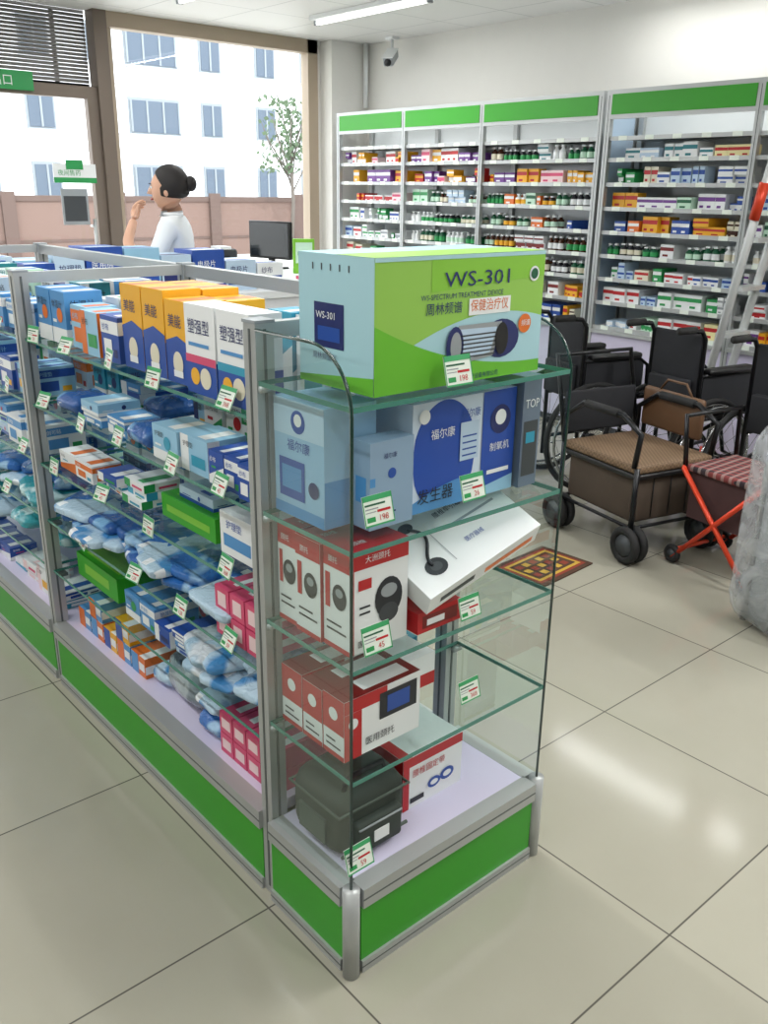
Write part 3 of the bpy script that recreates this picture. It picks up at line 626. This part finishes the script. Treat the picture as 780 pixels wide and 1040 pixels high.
def bottle(mb,x,y,z,r,h,m,lab):
    vs=[];n=8;prof=[(r,0),(r,h*.68),(r*.45,h*.8),(r*.45,h)]
    for rr,zz in prof:
        for i in range(n): vs.append((x+rr*math.cos(i*2*math.pi/n),y+rr*math.sin(i*2*math.pi/n),z+zz))
    fs=[(j*n+i,j*n+(i+1)%n,(j+1)*n+(i+1)%n,(j+1)*n+i) for j in range(3) for i in range(n)]+[tuple(3*n+i for i in range(n))]
    mb.add(vs,fs,m,True)
    vs=[(x+r*1.03*math.cos(i*2*math.pi/n),y+r*1.03*math.sin(i*2*math.pi/n),z+zz) for zz in(h*.15,h*.55) for i in range(n)]
    mb.add(vs,[(i,(i+1)%n,n+(i+1)%n,n+i) for i in range(n)],lab,True)
    mb.box(x-r*.5,y-r*.5,z+h*.9,x+r*.5,y+r*.5,z+h*1.04,WHITE)
rb=random.Random(11)
for bi,(b,a) in enumerate(list(zip(U1[:-1],U1[1:]))+list(zip(U2[:-1],U2[1:]))):
    mb=MB()
    for li,z in enumerate(ZL):
        if bi==0: pi=0 if z>1.4 else 1
        elif bi==1: pi=0 if z>1.5 else rb.choice([1,2])
        else: pi=rb.choice([1,2,3]) if abs(z-1.59)>.01 or bi>2 else 0
        y=a+.03;pal=PALS[pi]
        isb=(bi in(1,2) and li in(2,3,4,5)) or (bi==2 and li==7) or (bi in(3,4) and li in(3,))
        while y<b-.05:
            if rb.random()<.12: y+=rb.uniform(.03,.10);continue
            A,B=rb.choice(pal)
            if isb and rb.random()<.8:
                r=rb.uniform(.018,.026);h=rb.uniform(.06,.095);m=rb.choice([BROWN,DGREEN,WHITE,INK,DGREEN]);lab=rb.choice([WHITE,PGREEN,CREAM,PALEG,YEL])
                for k in range(rb.choice([2,3,4])):
                    if y+2*r>b-.02: break
                    bottle(mb,XF+.06+r,y+r,z,r,h,m,lab);bottle(mb,XF+.13+r,y+r,z,r,h,m,lab);y+=2*r+.004
            else:
                d=rb.uniform(.03,.11);h=rb.uniform(.04,.10);w=rb.uniform(.08,.25)
                for k in range(rb.choice([1,1,2,3])):
                    if y+d>b-.02: break
                    fr=carton(mb,XF+.045+rb.random()*.04,y,z,w,d,h,A);decal(mb,fr,'L',0,.55 if h>.05 else .3,1,.8,B);decal(mb,fr,'L',.2,.15,.6,.3,B)
                    if h<.055 and rb.random()<.5:
                        fr=carton(mb,XF+.05,y+.002,z+h,w,d-.006,h*.9,A);decal(mb,fr,'L',0,.4,1,.65,B)
                    y+=d+.003
            y+=rb.uniform(0,.03)
    mb.obj('medicine_packages')
# ------------------------------------------------------------------ counter
COUNT=mat('counter_white',(228,230,234),.3)
mb=MB()
mb.box(.42,3.12,0,2.2,3.5,.96,COUNT);mb.box(.40,3.1,.96,2.2,3.52,1.0,WHITE)
mb.box(2.2,3.12,0,2.88,4.88,.96,COUNT);mb.box(2.2,3.1,.96,2.9,4.9,1.0,WHITE)
mb.box(.42,3.115,.1,2.88,3.12,.2,GREEN);mb.box(2.88,3.12,.1,2.885,4.88,.2,GREEN)
mb.obj('checkout_counter')
def monitor(x,y,z,rz):
    mb=MB();T=Matrix.Translation((x,y,z))@Matrix.Rotation(rz,4,'Z')@Matrix.Scale(.84,4)
    mb.X=T
    mb.rbox(-.12,-.09,0,.12,.09,.015,BLACK,.006);mb.rbox(-.03,-.01,.012,.03,.02,.14,BLACK,.006)
    mb.rbox(-.24,-.025,.08,.24,.015,.38,BLACK,.008);mb.box(-.225,-.0265,.10,.225,-.0255,.365,mat('screen',(30,36,42),.12))
    mb.rbox(-.12,.015,.13,.12,.04,.31,DKGREY,.01)
    mb.obj('computer_monitor')
monitor(2.76,4.33,1.0,math.radians(-80))
mb=MB();mb.X=Matrix.Translation((2.42,4.3,1.0))@Matrix.Rotation(1.3,4,'Z');mb.rbox(-.22,-.07,0,.22,.07,.02,BLACK,.005)
for i in range(4):
    for k in range(13): mb.box(-.2+k*.031,-.055+i*.028,.02,-.175+k*.031,-.033+i*.028,.026,DKGREY)
mb.obj('keyboard')
mb=MB();mb.X=Matrix.Translation((2.55,4.72,1.0));mb.rbox(-.12,-.1,0,.12,.1,.12,DKGREY,.02);mb.box(-.05,-.102,.06,.05,-.1,.075,BLACK);mb.box(-.045,-.13,.12,.045,.0,.14,WHITE);mb.obj('receipt_printer')
mb=MB();fr=carton(mb,2.66,3.92,1.0,.14,.05,.22,LGREEN,rz=-.5);decal(mb,fr,'F',.1,.3,.9,.9,PALEG);dtext(mb,fr,'F',.2,.5,.035,'收银',PGREEN);mb.obj('counter_sign')
mb=MB()
for i in range(7):
    fr=carton(mb,2.25+i*.09,3.2,1.0,.085,.12,.05+.01*(i%3),[PINK,PGREEN,RED,LGREEN,WHITE,PINK,SKY][i]);decal(mb,fr,'F',.1,.3,.9,.6,WHITE)
mb.obj('sweets_packets')
mb=MB()
xs=.43
for (w,h,m,b) in [(.17,.22,PALEB,BLUE),(.18,.2,LBLUE,WHITE),(.16,.23,PALEB,BLUE),(.2,.25,BLUE,PALEB),(.2,.24,LBLUE,BLUE),(.18,.2,PALEB,DBLUE),(.2,.22,BLUE,WHITE),(.2,.16,PALEB,BLUE),(.18,.14,WHITE,BLUE)]:
    fr=carton(mb,xs,3.22,1.0,w-.01,.2,h,m);decal(mb,fr,'F',.05,.2,.95,.5,b);decal(mb,fr,'L',.05,.2,.95,.5,b);decal(mb,fr,'T',.1,.1,.9,.4,b);dtext(mb,fr,'F',.15,.6,.035,random.choice(WORDS),WHITE if m==BLUE else DBLUE,maxw=w*.7);xs+=w
mb.obj('boxed_medical_supplies')
# ------------------------------------------------------------------ cctv camera
mb=MB();mb.box(4.38,4.93,ZC-.02,4.46,5.01,ZC-.001,WHITE);mb.tube([(4.42,4.97,ZC-.01),(4.42,4.97,ZC-.1),(4.38,4.93,ZC-.13)],.012,WHITE)
mb.X=Matrix.Translation((4.35,4.9,ZC-.16))@Matrix.Rotation(math.radians(215),4,'Z')@Matrix.Rotation(math.radians(25),4,'Y');mb.rbox(-.09,-.04,-.035,.12,.04,.035,GREY,.012);mb.tube([(.12,0,0),(.135,0,0)],.028,BLACK,12);mb.box(-.08,-.045,.035,.14,.045,.041,WHITE);mb.X=None
mb.obj('security_camera')
mb=MB();mb.tube([(4.5,YW-.2,ZC),(4.5,YW-.2,2.2)],.02,WHITE);mb.obj('trim_pipe')
# ------------------------------------------------------------------ wheelchair
FRM=mat('frame_black',(28,29,32),.3,.5);CH=mat('chrome',(190,192,195),.2,.95)
def wheel(mb,c,R,ax=(1,0,0),spokes=16,tr=.014):
    c=Vector(c);mb.ring(c,ax,R-tr,tr,RUBBER,32,8);mb.ring(c,ax,R-tr*2.2,tr*.5,CH,32,6)
    a=Vector(ax).orthogonal().normalized();b=Vector(ax).cross(a)
    mb.tube([c-Vector(ax)*.03,c+Vector(ax)*.03],.02,FRM,10)
    for i in range(spokes):
        an=2*math.pi*i/spokes;mb.tube([c+(a*math.cos(an)+b*math.sin(an))*.015,c+(a*math.cos(an)+b*math.sin(an))*(R-tr*2)],.0016,CH,4)
def wheelchair(loc,rz,hw=.24,frame=None,cloth=None,pad=None):
    frame=frame or FRM;cloth=cloth or BLK2;pad=pad or BLACK
    mb=MB();mb.X=Matrix.Translation(loc)@Matrix.Rotation(rz,4,'Z')
    for s in(-1,1):
        x=s*hw
        wheel(mb,(x+s*.05,.18,.30),.30);mb.ring((x+s*.085,.18,.30),(1,0,0),.26,.008,CH,28,6)
        for an in range(3):
            q=an*2.09;mb.tube([(x+s*.06,.18+.26*math.cos(q),.3+.26*math.sin(q)),(x+s*.085,.18+.26*math.cos(q),.3+.26*math.sin(q))],.004,CH,5)
        mb.ring((x,-.30,.085),(1,0,0),.065,.019,RUBBER,20,8);mb.tube([(x-.02,-.30,.085),(x+.02,-.30,.085)],.045,GREY,12)
        mb.tube([(x+.026,-.30,.085),(x+.026,-.29,.20),(x-.026,-.29,.20),(x-.026,-.30,.085)],.007,frame,6);mb.tube([(x,-.29,.2),(x,-.29,.3)],.012,frame)
        mb.tube([(x,.24,.12),(x,.24,.88),(x,.27,.92),(x,.40,.93)],.012,frame);mb.tube([(x,.32,.93),(x,.43,.93)],.018,RUBBER,10)
        mb.tube([(x,.24,.22),(x,-.29,.24)],.011,frame);mb.tube([(x,.24,.48),(x,-.27,.49),(x,-.34,.42),(x,-.42,.16)],.012,frame)
        mb.tube([(x,.24,.70),(x,-.12,.70),(x,-.18,.66),(x,-.19,.49)],.011,frame);mb.rbox(x-.03,-.12,.705,x+.03,.2,.735,pad,.012)
        mb.box(x-.004,-.15,.5,x+.004,.22,.69,cloth)
        mb.box(x-s*.09-.06,-.50,.13,x-s*.09+.06,-.36,.145,BLACK);mb.tube([(x,-.42,.16),(x-s*.09,-.42,.14)],.01,frame)
    mb.tube([(-hw,.0,.24),(hw,.0,.48)],.011,frame);mb.tube([(hw,.0,.24),(-hw,.0,.48)],.011,frame)
    mb.rbox(-hw,-.25,.475,hw,.2,.505,cloth,.012);mb.rbox(-hw,.225,.50,hw,.245,.90,cloth,.009)
    mb.rbox(-hw*.8,.25,.50,hw*.8,.29,.68,cloth,.012)
    mb.X=None
    return mb.obj('wheelchair')
wheelchair((3.22,1.80,0),math.radians(72),.16)
wheelchair((3.34,1.24,0),math.radians(80),.16)
wheelchair((3.28,.66,0),math.radians(84),.17,pad=GREY)
# ------------------------------------------------------------------ shopping walker with wicker seat
def wicker():
    m=bpy.data.materials.new('wicker_brown');m.use_nodes=True;nt=m.node_tree;N=nt.nodes;L=nt.links;b=N['Principled BSDF']
    tc=N.new('ShaderNodeTexCoord');c=N.new('ShaderNodeTexChecker');c.inputs['Scale'].default_value=90;c.inputs['Color1'].default_value=(*lin((128,104,80)),1);c.inputs['Color2'].default_value=(*lin((100,80,60)),1)
    L.new(tc.outputs['Object'],c.inputs['Vector']);L.new(c.outputs['Color'],b.inputs['Base Color']);b.inputs['Roughness'].default_value=.7
    return m
WICK=wicker();LEA=mat('brown_leather',(100,72,50),.5)
mb=MB();mb.X=Matrix.Translation((2.30,.92,0))@Matrix.Rotation(math.radians(-14),4,'Z')
mb.rbox(.0,.0,.40,.44,.50,.44,WICK,.012);mb.rbox(.02,.02,.17,.42,.48,.40,mat('bag_brown',(74,62,52),.8,noise_amt=.2),.02)
mb.rbox(-.004,-.004,.375,.444,.504,.40,BLACK,.008)
for q in (.12,.22,.32): mb.tube([(q,.016,.19),(q,.016,.38)],.003,BLACK,5)
for x in(.0,.44):
    for y in(.0,.5):
        mb.tube([(x,y,.10),(x,y,.43)],.012,FRM)
        for s in(-1,1):
            mb.ring((x+s*.024,y,.086),(1,0,0),.067,.019,RUBBER,20,8);mb.tube([(x+s*.024-.012,y,.086),(x+s*.024+.012,y,.086)],.048,DKGREY,12)
mb.tube([(0,0,.16),(.44,0,.16),(.44,.5,.16),(0,.5,.16)],.009,FRM,8,True)
for x in(.0,.44): mb.tube([(x,.02,.43),(x,-.0,.58),(x,.12,.64),(x,.38,.64),(x,.5,.56),(x,.5,.43)],.013,FRM)
mb.tube([(0,.5,.43),(.0,.60,.82),(.44,.60,.82),(.44,.5,.43)],.012,FRM)
for x in (.0,.44): mb.tube([(x,.15,.64),(x,.36,.64)],.02,RUBBER,10)
mb.rbox(.01,.52,.46,.43,.54,.66,BLK2,.01)
mb.rbox(.455,.12,.47,.49,.5,.66,LEA,.015);mb.tube([(.47,.2,.66),(.47,.24,.71),(.47,.36,.71),(.47,.4,.66)],.006,LEA,6)
mb.X=None;mb.obj('shopping_walker')
# ------------------------------------------------------------------ folding stool with plaid seat
def plaid():
    m=bpy.data.materials.new('plaid_cloth');m.use_nodes=True;nt=m.node_tree;N=nt.nodes;L=nt.links;b=N['Principled BSDF']
    tc=N.new('ShaderNodeTexCoord');sp=N.new('ShaderNodeSeparateXYZ');L.new(tc.outputs['Object'],sp.inputs[0]);o=[]
    for ax in 'XY':
        d=N.new('ShaderNodeMath');d.operation='MULTIPLY';d.inputs[1].default_value=26;L.new(sp.outputs[ax],d.inputs[0])
        f=N.new('ShaderNodeMath');f.operation='FRACT';L.new(d.outputs[0],f.inputs[0])
        g=N.new('ShaderNodeMath');g.operation='GREATER_THAN';g.inputs[1].default_value=.62;L.new(f.outputs[0],g.inputs[0]);o.append(g)
    m1=N.new('ShaderNodeMix');m1.data_type='RGBA';m1.inputs['A'].default_value=(*lin((116,50,50)),1);m1.inputs['B'].default_value=(*lin((44,34,40)),1);L.new(o[0].outputs[0],m1.inputs['Factor'])
    m2=N.new('ShaderNodeMix');m2.data_type='RGBA';m2.inputs['B'].default_value=(*lin((170,150,142)),1);L.new(m1.outputs['Result'],m2.inputs['A'])
    k=N.new('ShaderNodeMath');k.operation='MULTIPLY';k.inputs[1].default_value=.45;L.new(o[1].outputs[0],k.inputs[0]);L.new(k.outputs[0],m2.inputs['Factor'])
    L.new(m2.outputs['Result'],b.inputs['Base Color']);b.inputs['Roughness'].default_value=.85
    return m
PLAID=plaid();REDF=mat('red_frame',(214,66,36),.35,.2)
mb=MB();mb.X=Matrix.Translation((2.40,.42,0))@Matrix.Rotation(math.radians(-10),4,'Z')
mb.rbox(0,0,.425,.32,.38,.455,PLAID,.01);mb.box(.02,.02,.22,.30,.36,.425,mat('plaid_bag_dark',(70,46,46),.9,noise_amt=.3))
for x in(-.012,.332):
    mb.tube([(x,.0,.03),(x,.38,.44)],.011,REDF);mb.tube([(x,.38,.03),(x,.0,.44)],.011,REDF)
    for y in (0,.38): mb.ring((x,y,.045),(1,0,0),.03,.013,RUBBER,16,8);mb.tube([(x-.01,y,.045),(x+.01,y,.045)],.022,DKGREY,10)
for y,z in((0,.06),(.38,.06),(0,.44),(.38,.44)): mb.tube([(-.012,y,z),(.332,y,z)],.010,REDF)
mb.tube([(0,.38,.44),(-.01,.40,.66),(.33,.40,.66),(.32,.38,.44)],.011,FRM)
mb.X=None;mb.obj('folding_stool_cart')
# plastic wrapped bundle
def wrapmat():
    m=bpy.data.materials.new('plastic_wrap');m.use_nodes=True;nt=m.node_tree;N=nt.nodes;L=nt.links;N.clear()
    o=N.new('ShaderNodeOutputMaterial');t=N.new('ShaderNodeBsdfTransparent');p=N.new('ShaderNodeBsdfPrincipled');mx=N.new('ShaderNodeMixShader')
    p.inputs['Base Color'].default_value=(.62,.64,.67,1);p.inputs['Roughness'].default_value=.2
    tc=N.new('ShaderNodeTexCoord');n=N.new('ShaderNodeTexNoise');n.inputs['Scale'].default_value=7;n.inputs['Detail'].default_value=3;n.inputs['Distortion'].default_value=2;L.new(tc.outputs['Object'],n.inputs['Vector'])
    r=N.new('ShaderNodeMapRange');r.inputs['From Min'].default_value=.35;r.inputs['From Max'].default_value=.65;r.inputs['To Min'].default_value=.25;r.inputs['To Max'].default_value=.55;L.new(n.outputs['Fac'],r.inputs['Value'])
    bp=N.new('ShaderNodeBump');bp.inputs['Strength'].default_value=.35;bp.inputs['Distance'].default_value=.015;L.new(n.outputs['Fac'],bp.inputs['Height']);L.new(bp.outputs[0],p.inputs['Normal'])
    L.new(r.outputs[0],mx.inputs[0]);L.new(t.outputs[0],mx.inputs[1]);L.new(p.outputs[0],mx.inputs[2]);L.new(mx.outputs[0],o.inputs[0])
    return m
WRAP=wrapmat()
mb=MB()
WR2=mat('wrapped_grey',(150,156,160),.3)
mb.X=Matrix.Translation((2.08,.35,0))@Matrix.Rotation(math.radians(-10),4,'Z')
mb.rbox(.05,-.36,.03,.18,-.04,.76,WR2,.03)
mb.tube([(.05,-.06,.03),(.05,-.06,.76),(.05,-.32,.76),(.05,-.32,.03)],.012,CH)
mb.X=mb.X@Matrix.Translation((.115,-.19,.405))@Matrix.Rotation(math.pi/2,4,'Y')
mb.bag((0,0,0),(.80,.42,.24),WRAP,5,pw=.4,wr=.06,flat=.15)
mb.X=None;mb.obj('plastic_wrapped_bundle')
# ------------------------------------------------------------------ ladder
LAD=mat('ladder_aluminium',(205,208,208),.4,.35)
mb=MB()
def rail(p0,p1,m,s=.026):
    mb.tube([Vector(p0),Vector(p1)],s,m,4)
A0=Vector((3.80,1.575,.03));A1=Vector((3.80,1.19,2.33));B0=Vector((4.045,1.575,.03));B1=Vector((4.045,1.19,2.33))
rail(A0,A1,LAD);rail(B0,B1,LAD)
for i in range(1,9):
    t=i/9;p=A0.lerp(A1,t);q=B0.lerp(B1,t);mb.box(p.x,p.y-.05,p.z-.012,q.x,p.y+.03,p.z+.012,LAD)
C0=Vector((3.80,.86,.03));D0=Vector((4.045,.86,.03));rail(C0,A1+Vector((0,-.03,0)),LAD,.018);rail(D0,B1+Vector((0,-.03,0)),LAD,.018)
for t in(.25,.6): mb.tube([C0.lerp(A1,t),D0.lerp(B1,t)],.012,LAD)
rail(A0.lerp(A1,.60)+Vector((-.012,0,0)),A0.lerp(A1,.68)+Vector((-.012,0,0)),REDF,.03)
mb.box(3.78,1.08,2.33,4.07,1.26,2.36,REDF)
for p in(A0,B0,C0,D0): mb.tube([p-Vector((0,0,.03)),p+Vector((0,0,.05))],.03,REDF,10)
mb.obj('step_ladder')
# ------------------------------------------------------------------ door mat
mb=MB();mb.X=Matrix.Translation((1.80,.98,0))@Matrix.Rotation(math.radians(4),4,'Z')
mb.box(0,0,.0,.37,.27,.006,mat('mat_brown',(74,50,34),.9,noise_amt=.2));fr=(Matrix.Identity(4),.37,.27,.006)
MY=mat('mat_yellow',(186,150,54),.9);MR=mat('mat_red',(130,52,34),.9)
decal(mb,fr,'T',.06,.08,.94,.92,MR,1);decal(mb,fr,'T',.1,.14,.9,.86,MY,2);decal(mb,fr,'T',.14,.2,.86,.8,mat('mat_brown',(0,0,0)),3)
for i in range(5):
    for k in range(3): decal(mb,fr,'T',.18+i*.13,.26+k*.18,.27+i*.13,.38+k*.18,MY if (i+k)%2 else MR,4)
mb.X=None;mb.obj('floor_mat')
# ------------------------------------------------------------------ pharmacist
SKIN=mat('skin',(208,162,136),.6);COAT=mat('uniform_white',(224,228,232),.8);TROU=mat('trousers_dark',(44,46,58),.85);HAIR=mat('hair_black',(26,21,20),.65);SHOE=mat('shoe_black',(25,25,25),.5)
root=bpy.data.objects.new('pharmacist',None);COL.objects.link(root)
def skinned(name,chains,rootidx=0,sub=2):
    V=[];R=[];E=[];idx={}
    for ch in chains:
        prev=None
        for co,r in ch:
            k=tuple(round(c,4) for c in co)
            if k not in idx: idx[k]=len(V);V.append(co);R.append(r)
            i=idx[k]
            if prev is not None: E.append((prev,i))
            prev=i
    me=bpy.data.meshes.new(name);me.from_pydata(V,E,[]);ob=bpy.data.objects.new(name,me);COL.objects.link(ob)
    sk=ob.modifiers.new('skin','SKIN');sk.use_smooth_shade=True
    for i,d in enumerate(me.skin_vertices[0].data):
        r=R[i];d.radius=(r if isinstance(r,tuple) else (r,r));d.use_root=(i==rootidx)
    s=ob.modifiers.new('sub','SUBSURF');s.levels=sub;s.render_levels=sub
    bpy.context.view_layer.update()
    dg=bpy.context.evaluated_depsgraph_get();nm=bpy.data.meshes.new_from_object(ob.evaluated_get(dg))
    ob.modifiers.clear();ob.data=nm;ob.parent=root
    for p in nm.polygons: p.use_smooth=True
    return ob
P=(0,0,.90)
body=skinned('body',[
 [(P,(.15,.12)),((0,0,1.03),(.13,.105)),((0,.005,1.18),(.145,.115)),((0,.005,1.30),(.135,.10)),((0,0,1.38),(.058,.052)),((0,-.01,1.44),(.046,.046))],
 [((0,.005,1.30),(.135,.10)),((.16,.005,1.32),.06),((.225,-.06,1.16),.05),((.235,-.14,1.10),.04),((.15,-.23,1.24),.033),((.075,-.20,1.36),.024)],
 [((0,.005,1.30),(.135,.10)),((-.16,.005,1.32),.06),((-.21,.02,1.16),.05),((-.22,.02,1.06),.04),((-.20,-.07,.93),.033),((-.18,-.15,.86),.024)],
 [(P,(.15,.12)),((.085,0,.80),.085),((.09,-.01,.50),.058),((.09,.01,.28),.05),((.09,.02,.09),.036),((.09,-.10,.04),.035)],
 [(P,(.15,.12)),((-.085,0,.80),.085),((-.09,-.01,.50),.058),((-.09,.01,.28),.05),((-.09,.02,.09),.036),((-.09,-.10,.04),.035)]])
for m in(SKIN,COAT,TROU,SHOE): body.data.materials.append(m)
for p in body.data.polygons:
    c=p.center;k=0
    if c.z<.10: k=3
    elif c.z<.84 and abs(c.x)<.175: k=2
    elif c.z<1.40 and (abs(c.x)<.185 or (c.z>1.16 and c.y>-.12)): k=1
    elif abs(c.x)>=.175 and c.z>1.13 and c.y>-.11: k=1
    if c.y<-.13 and c.z>1.08: k=0
    p.material_index=k
mb=MB()
vs=[];n=24
for z,a,b in((1.02,.162,.125),(.90,.185,.15),(.76,.195,.16)):
    for i in range(n):
        t=2*math.pi*i/n;w=1+.03*math.sin(5*t)*(1.02-z)*4;vs.append((a*w*math.cos(t),b*w*math.sin(t),z))
mb.add(vs,[(j*n+i,j*n+(i+1)%n,(j+1)*n+(i+1)%n,(j+1)*n+i) for j in range(2) for i in range(n)],COAT,True)
mb.tube([(.0+.055*math.cos(t),.0+.05*math.sin(t),1.385) for t in [i*math.pi/8 for i in range(16)]],.012,COAT,6,True)
mb.obj('coat',root)
def hand(wr,dirv,nrm,curl,name):
    d=Vector(dirv).normalized();n=Vector(nrm);n=(n-d*n.dot(d)).normalized();s=d.cross(n);w=Vector(wr)
    ch=[[(tuple(w),(.024,.018)),(tuple(w+d*.04),(.03,.014)),(tuple(w+d*.075),(.032,.012))]]
    for i,(o,L) in enumerate(((-.028,.06),(-.009,.07),(.010,.066),(.028,.052))):
        b=w+d*.075+s*o;a1=curl;p1=b+(d*math.cos(a1)+n*math.sin(a1))*L*.5;p2=p1+(d*math.cos(2.2*a1)+n*math.sin(2.2*a1))*L*.5
        ch.append([(tuple(w+d*.075),(.032,.012)),(tuple(b+d*.006),.009),(tuple(p1),.0085),(tuple(p2),.007)])
    b=w+d*.02-s*.024
    ch.append([(tuple(w+d*.04),(.03,.014)),(tuple(b+n*.01),.011),(tuple(b-s*.02+d*.03+n*.015),.009),(tuple(b-s*.02+d*.055+n*.022),.008)])
    h=skinned(name,ch,sub=1);h.data.materials.append(SKIN)
hand((.078,-.2,1.355),(-.45,.05,.6),(-.2,1,.1),.5,'hand_left')
hand((-.182,-.145,.865),(.2,-.7,-.7),(0,-.2,1),-.5,'hand_right')
hb=MB()
def ell(c,s,m,nu=32,nv=22,f=None):
    vs=[];fs=[]
    for j in range(nv+1):
        ph=-math.pi/2+math.pi*j/nv
        for i in range(nu):
            th=2*math.pi*i/nu;v=Vector((math.cos(th)*math.cos(ph),math.sin(th)*math.cos(ph),math.sin(ph)))
            if f: v=f(v)
            vs.append((c[0]+v.x*s[0],c[1]+v.y*s[1],c[2]+v.z*s[2]))
    for j in range(nv):
        for i in range(nu):
            fs.append((j*nu+i,j*nu+(i+1)%nu,(j+1)*nu+(i+1)%nu,(j+1)*nu+i))
    hb.add(vs,fs,m,True)
def headf(v):
    v=v.copy()
    if v.z<0: v.x*=1+.28*v.z;v.y=v.y*(1+.1*v.z)-.10*(-v.z)
    if v.y<-.6: v.y+= .05
    # chin, lips and brow relief
    if v.y<-.5:
        v.y-=.05*math.exp(-((v.z+.85)/.14)**2)+.05*math.exp(-((v.z+.5)/.10)**2)+.04*math.exp(-((v.z-.26)/.10)**2)
    return v
HZ=1.52
ell((0,-.02,HZ),(.074,.095,.114),SKIN,f=headf)
hb.add([(-.012,-.108,HZ+.015),(.012,-.108,HZ+.015),(-.017,-.108,HZ-.03),(.017,-.108,HZ-.03),(0,-.138,HZ-.025),(0,-.115,HZ+.02)],[(0,2,4,5),(1,5,4,3),(2,3,4),(0,5,1)],SKIN,True)
for s in(-1,1):
    ell((s*.028,-.103,HZ+.008),(.013,.008,.007),WHITE,10,6);ell((s*.028,-.109,HZ+.008),(.006,.004,.006),INK,8,6)
    hb.box(s*.028-.016,-.114,HZ+.024,s*.028+.016,-.103,HZ+.029,HAIR);ell((s*.078,-.012,HZ-.018),(.008,.014,.022),SKIN,10,8)
ell((0,-.110,HZ-.055),(.022,.008,.007),mat('lips',(160,84,78),.5),10,6)
hb.obj('head',root)
hb=MB()
def hairf(v):
    # hairline runs from high forehead, down in front of the ears to the nape
    v=v.copy();lim=-.30-.75*max(0,v.z)-(.12 if v.z<0 else 0)
    if v.y<lim and v.z<.74: v.y=lim+(v.y-lim)*.10; v.x*=.97
    if v.z<-.42: v.z=-.42+(v.z+.42)*.4
    return v
ell((0,.000,HZ+.018),(.087,.108,.114),HAIR,40,28,hairf)
ell((0,.112,HZ+.03),(.040,.034,.042),HAIR,14,10)
hb.ring((0,.085,HZ+.025),(0,1,.2),.03,.008,BLACK,16,6)
hb.obj('hair',root)
root.location=(1.68,3.71,0);root.rotation_euler=(0,0,math.radians(-130))
# ------------------------------------------------------------------ world, sun, camera
w=bpy.data.worlds.new('World');SC.world=w;w.use_nodes=True;nt=w.node_tree
bg=nt.nodes['Background'];bg.inputs['Color'].default_value=(.93,.965,1,1);bg.inputs['Strength'].default_value=4.1
sun=bpy.data.lights.new('Sun','SUN');sun.energy=2.6;sun.angle=.02;so=bpy.data.objects.new('Sun',sun);COL.objects.link(so)
so.rotation_euler=(math.radians(48),0,math.radians(-20))
f=899.4;pi_,ro,ya=math.radians(19.948),math.radians(.841),math.radians(41.083)
h=Vector((math.sin(ya),math.cos(ya),0));r=Vector((math.cos(ya),-math.sin(ya),0));u=Vector((0,0,1))
F=h*math.cos(pi_)-u*math.sin(pi_);U=h*math.sin(pi_)+u*math.cos(pi_)
R=r*math.cos(ro)+U*math.sin(ro);UP=-r*math.sin(ro)+U*math.cos(ro)
cam=bpy.data.cameras.new('Camera');cam.sensor_fit='VERTICAL';cam.sensor_height=36;cam.lens=f/1040*36;cam.clip_start=.05;cam.clip_end=300
co=bpy.data.objects.new('Camera',cam);COL.objects.link(co)
co.matrix_world=Matrix(((R.x,UP.x,-F.x,-.879),(R.y,UP.y,-F.y,-1.091),(R.z,UP.z,-F.z,1.529),(0,0,0,1)))
SC.camera=co
SC.view_settings.view_transform='Standard'
